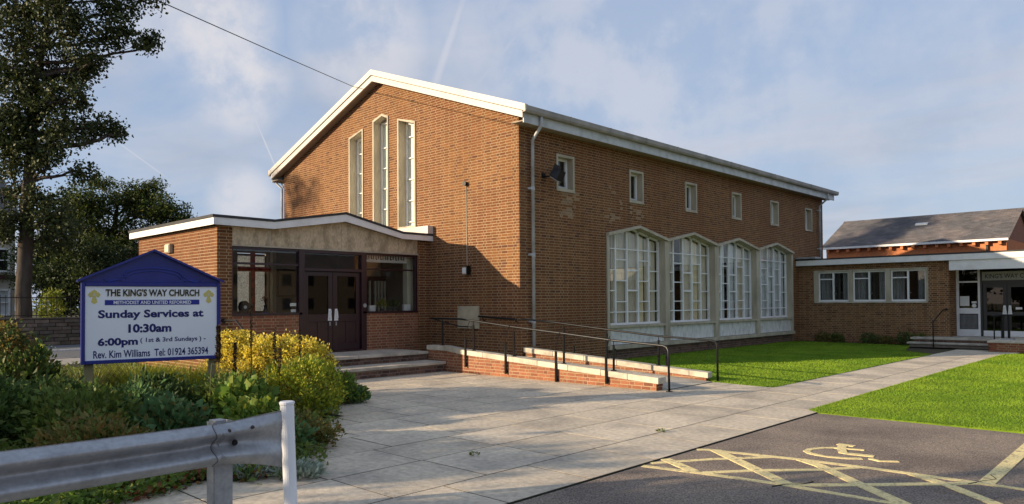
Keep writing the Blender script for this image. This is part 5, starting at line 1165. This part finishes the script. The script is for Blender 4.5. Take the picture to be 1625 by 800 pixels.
spike(1.85, -8.80, 1.46, .055, 'tall dark brown seed spike standing in front of the sign right corner', .0, 900)
spike(1.95, -8.60, 1.18, .034, 'shorter brown seed spike just right of the sign post', .1, 380)
spike(1.3, -8.0, 1.78, .022, 'thinnest tall dry flower stalk before the porch corner', .05, 220)
spike(2.25, -8.05, 1.40, .024, 'dark seed spike rising over the left of the golden bush', -.1, 260)
spike(1.9, -7.45, 1.36, .03, 'slim pale seed spike at the right of the golden bush', .1, 200)
spike(2.6, -8.2, 1.1, .03, 'short brown seed spike in the middle of the golden bush', .1, 260)
# golden bush in lobes
gb = thing('golden_bush', 'large golden-leaved rounded bush at the corner of the entrance bed', 'bush', (.9, -7.3, 0))
PP = []; 
for (x_, y_, z_, rx, ry, rz, n) in [(.15, -7.75, .72, .55, .5, .56, 5200), (.85, -7.45, .70, .5, .5, .50, 4600), (1.35, -7.0, .66, .45, .5, .46, 4200), (.6, -7.0, .78, .6, .5, .42, 3600), (1.6, -7.3, .45, .45, .45, .42, 3400), (-.3, -7.3, .7, .5, .5, .5, 2500)]:
    PP.append(blob_points((x_, y_, z_), (rx, ry, rz), int(n*1.7), 210, .045, .66))
P_ = np.concatenate(PP); P_ = P_[P_[:, 2] > .05]; D = P_-np.array([.8, -7.3, .3]); D = unit(D)*.6+NR.normal(size=D.shape)*.8+np.array([0, 0, .2]); k_ = NR.random(len(P_)) < .8; leaf_mesh('foliage', P_[k_], D[k_], .044, lf_gold, gb, aspect=.85); leaf_mesh('foliage', P_[~k_], D[~k_], .04, lf_brown, gb, aspect=.8)
b = MB()
for k in range(50): q = P_[NR.integers(0, len(P_))]; b.tube(curve_pts((q[0]*.6+.32, q[1]*.6-2.92, 0), Vector(q), 3, .1, .04), [.012, .009, .006, .003], 4, caps=False)
b.build('stems', stemm, gb, recalc=False)
shrub('green_bush', 'yellow-green bush below the golden bush at the paving edge', (2.5, -7.75, .42), (.72, .55, .46), 8500, .058, lf_gold2, 20, sub=130, subr=.06, shell=.7)
shrub('green_bush', 'leafy green bush spilling over the paving right of the golden bush', (1.75, -6.75, .24), (.42, .42, .30), 3200, .06, lf_green, 14, sub=80, subr=.06, shell=.6)
shrub('green_bush', 'grey-green tufted plant at the paving corner by the steps', (1.75, -6.25, .12), (.32, .25, .16), 1100, .07, lf_bluegrn, 5)
shrub('leafy_plant', 'light green broad-leaved plant right of the sign post', (3.15, -9.0, .42), (.38, .38, .28), 620, .11, lf_green, 14, aspect=.85)
shrub('leafy_plant', 'broad-leaved green clump just behind the marker post', (4.1, -9.35, .28), (.5, .4, .28), 900, .10, lf_green, 12, aspect=.8)
shrub('leafy_plant', 'blue-green lobed plant left of the guardrail post top', (3.6, -10.2, .32), (.42, .4, .26), 900, .12, lf_bluegrn, 12, aspect=.6)
shrub('leafy_plant', 'dark blue-green plant behind the marker post foot', (4.9, -9.45, .2), (.5, .35, .2), 1500, .09, lf_bluegrn, 8, aspect=.6)
shrub('leafy_plant', 'brownish spreading plant along the paving edge', (4.55, -8.95, .16), (.6, .35, .17), 2200, .06, lf_brown, 8, sub=50, subr=.06)
shrub('feathery_plant', 'feathery mid-green plant in front of the sign', (2.5, -10.2, .36), (.42, .38, .22), 1300, .12, lf_bluegrn, 26, aspect=.22, updir=.0, sub=26, subr=.09)
shrub('dark_shrub', 'dark leafy shrub under the left side of the sign', (1.45, -10.95, .36), (.65, .6, .34), 3800, .085, lf_deep, 16, sub=110, subr=.08)
shrub('dark_shrub', 'mid-green upright shrub at left before the road', (.2, -11.2, .50), (.6, .6, .46), 3800, .085, lf_mid, 16, sub=110, subr=.08)
shrub('dark_shrub', 'dark shrub at the left edge above the guardrail', (2.2, -12.0, .5), (.7, .6, .42), 4200, .085, lf_deep, 16, sub=120, subr=.08)
shrub('dark_shrub', 'yellow-tipped dark shrub in front of the sign centre', (3.0, -11.0, .36), (.75, .6, .36), 3800, .08, lf_mid, 16, sub=100, subr=.08)
shrub('dark_shrub', 'russet-tinged shrub behind the middle of the guardrail', (4.1, -11.2, .24), (.7, .55, .26), 3000, .075, lf_brown, 14, sub=80, subr=.07)
shrub('dark_shrub', 'dark green shrub below the sign middle', (1.75, -9.7, .34), (.55, .5, .30), 3400, .08, lf_deep, 14, sub=90, subr=.08)
shrub('dark_shrub', 'low dark shrub between sign post and golden bush', (2.5, -8.9, .34), (.5, .45, .34), 2600, .08, lf_mid, 12, sub=80, subr=.08)
shrub('pointed_shrub', 'small pointed dark shrub rising left of the sign', (.2, -10.75, .78), (.16, .16, .42), 700, .075, lf_deep, 6, sub=30, subr=.05)
shrub('arching_bush', 'golden brown arching bush at the left edge before the road', (-.7, -11.35, .85), (.75, .7, .68), 5200, .10, lf_brown, 24, sub=140, subr=.09, shell=.6, droop=.5)
shrub('arching_bush', 'pale grey-green shrub under the arching bush at the left edge', (.35, -11.9, .5), (.5, .5, .40), 2200, .08, lf_silver, 12, sub=70, subr=.08)
def tuft(name, label, c, r, n, h, mat, w=.006, cat='ornamental grass', spread=.5):
    t = thing(name, label, cat, (c[0], c[1], 0)); a = NR.random(n)*2*PI; rr = NR.random(n)**.5
    P3 = np.stack([c[0]+r[0]*rr*np.cos(a), c[1]+r[1]*rr*np.sin(a), np.full(n, .01)], 1); D = unit(np.stack([np.cos(a)*spread*NR.random(n), np.sin(a)*spread*NR.random(n), np.ones(n)], 1)+NR.normal(size=(n, 3))*.12)
    hh = (h*(.6+.5*NR.random(n)))[:, None]; A = unit(np.cross(D, NR.normal(size=D.shape))); m1 = P3+D*hh*.6; tp_ = P3+D*hh+np.stack([np.cos(a), np.sin(a), -.4+0*a], 1)*hh*.18
    V = np.stack([P3-A*w, P3+A*w, m1+A*w*.8, m1-A*w*.8, tp_], 1).reshape(-1, 3); i = np.arange(n)*5
    Fq = np.concatenate([np.stack([i, i+1, i+2], 1), np.stack([i, i+2, i+3], 1), np.stack([i+3, i+2, i+4], 1)]); nmesh('blades', V, Fq, mat, t); return t
for k, (x_, y_, h_) in enumerate(((-.6, -9.9, .86), (-.2, -9.2, .9), (.2, -8.6, .88), (.5, -8.05, .8), (-1.0, -9.0, .8))):
    tuft('grass_clump', ['yellow-green grass clump under the left of the sign', 'tall grass clump under the sign centre', 'yellow grass clump under the right of the sign', 'straw-coloured grass clump beside the golden bush', 'rear grass clump seen under the sign board'][k], (x_, y_, 0), (.4, .35), 900, h_, lf_straw if k in (0, 3) else lf_gold2)
# silvery edging plants with soft upright leaves
for (x_, y_, rx, ry, lab) in ((6.0, -9.85, .33, .22, 'silvery woolly-leaved plant on the paving right of the marker post'), (5.65, -10.25, .30, .2, 'silvery woolly-leaved plant behind the marker post'), (5.15, -10.35, .3, .2, 'silvery woolly-leaved plant between the guardrail post and marker post')):
    t = thing('silver_plant', lab, 'plant', (x_, y_, 0)); n = 420; a = NR.random(n)*2*PI; rr = NR.random(n)**.6
    P3 = np.stack([x_+rx*rr*np.cos(a), y_+ry*rr*np.sin(a), .01+NR.random(n)*.05], 1); D = np.stack([np.cos(a), np.sin(a), .5+.9*NR.random(n)], 1)+NR.normal(size=(n, 3))*.35
    leaf_mesh('leaves', P3, D, .10, lf_silver, t, aspect=.36, fold=.25)
# tall green stalks near the sign post
for (x_, y_, h_, bend, lab) in ((2.75, -9.3, .95, .25, 'curling green stalk left of the marker post'), (2.9, -9.0, 1.05, .08, 'straight green stalk right of the sign post'), (3.2, -8.7, .9, -.1, 'thin leaning green stalk before the golden bush'), (1.7, -11.4, .75, .02, 'single upright stalk in the left bed')):
    setp(MB().tube([(x_, y_, 0), (x_+bend*.2, y_, h_*.5), (x_+bend*.7, y_+.02, h_*.9), (x_+bend, y_+.05, h_)] if abs(bend) < .2 else [(x_, y_, 0), (x_-.05, y_, h_*.6), (x_, y_, h_), (x_+.12, y_+.08, h_*.98), (x_+.17, y_+.1, h_*.85)], [.007, .006, .005, .003]+([.002] if abs(bend) >= .2 else []), 5).build('stalk', stemm), lab, 'stalk')
offtree('low round street tree beyond the left of the picture', -5.2, -21.8, 3.8, 2.0, 2600)
offtree('round street tree behind the guardrail beyond the picture', -1.8, -21.6, 4.2, 2.1, 2600)
offtree('street tree behind the camera side of the bed', 1.6, -21.4, 4.5, 2.1, 2600)
offtree('tall street tree far beyond the left of the picture', -29, -30, 15.4, 3.2, 900, .3)

# neighbours across the car park and behind the viewer (seen in the window reflections)
def terrace(lab, x0, x1, y0, y1, h, face):
    t = thing('brick_terrace', lab, 'building', ((x0+x1)/2, (y0+y1)/2, 0))
    MB().box(x0, x1, y0, y1, 0, h).build('wall', MATS.get('dull_render') or M('dull_render', (.15, .12, .09), .9, .1, 2), t)
    if face == 'x':
        xm = (x0+x1)/2; MB().prism([(x0-.3, y0-.2, h-.05), (x1+.3, y0-.2, h-.05), (xm, y0-.2, h+2.2)], (0, y1-y0+.4, 0)).build('roof', slate, t); n_ = int((y1-y0)/3)
        for i in range(n_):
            for z in (1.0, 3.8): yy = y0+1+i*3; w_ = MB().box(x0-.04, x0+.02, yy, yy+1.2, z, z+1.4).build('window', MATS['bark'], t); MB().box(x0-.06, x0-.041, yy+.1, yy+1.1, z+.1, z+1.3).build('pane', blackp, w_)
    else:
        ym = (y0+y1)/2; MB().prism([(x0-.2, y0-.3, h-.05), (x0-.2, y1+.3, h-.05), (x0-.2, ym, h+2.2)], (x1-x0+.4, 0, 0)).build('roof', slate, t); n_ = int((x1-x0)/3)
        for i in range(n_):
            for z in (1.0, 3.8): xx = x0+1+i*3; w_ = MB().box(xx, xx+1.2, y1-.02, y1+.04, z, z+1.4).build('window', MATS['bark'], t); MB().box(xx+.1, xx+1.1, y1+.041, y1+.06, z+.1, z+1.3).build('pane', blackp, w_)
terrace('long brick terrace beyond the right side of the car park', 58, 66, -14, 60, 5.8, 'x')
terrace('brick terrace across the road behind the viewpoint', 2, 44, -78, -70, 5.8, 'y')

# small weeds in the paving joints
for (x_, y_, lab) in ((6.72, -7.95, 'small tuft of weed in a paving joint in the middle of the forecourt'), (7.5, -5.2, 'tiny weed in the long joint near the car park edge')):
    t = thing('weed', lab, 'weed', (x_, y_, 0)); P_ = blob_points((x_, y_, .02), (.05, .05, .02), 40); leaf_mesh('leaves', P_, P_-np.array([x_, y_, 0]), .035, lf_mid, t, aspect=.4)

# alike things share a group
GROUPS = {'flower_spike': 'dry flower spikes standing in the flower bed', 'dark_shrub': 'dark shrubs filling the flower bed', 'leafy_plant': 'broad-leaved plants in the flower bed', 'green_bush': 'green bushes at the edge of the paving',
    'grass_clump': 'grass clumps under the notice board', 'silver_plant': 'silvery edging plants', 'stalk': 'tall green stalks in the flower bed', 'arching_bush': 'bushes at the left edge of the flower bed', 'notice_card': 'notice cards in the left porch window',
    'leaflet_box': 'card boxes in the right porch window', 'pot_plant': 'pot plants in the right porch window', 'ramp_handrail': 'handrails along the access ramp', 'notice': 'notices on the wing doors', 'weed': 'weeds in the paving joints', 'street_tree': 'street trees outside the picture', 'brick_terrace': 'terraces around the car park'}
for o in list(bpy.data.objects):
    if o.parent is None and 'category' in o and 'group' not in o:
        g_ = GROUPS.get(o.name.split('.')[0])
        if g_: o['group'] = g_
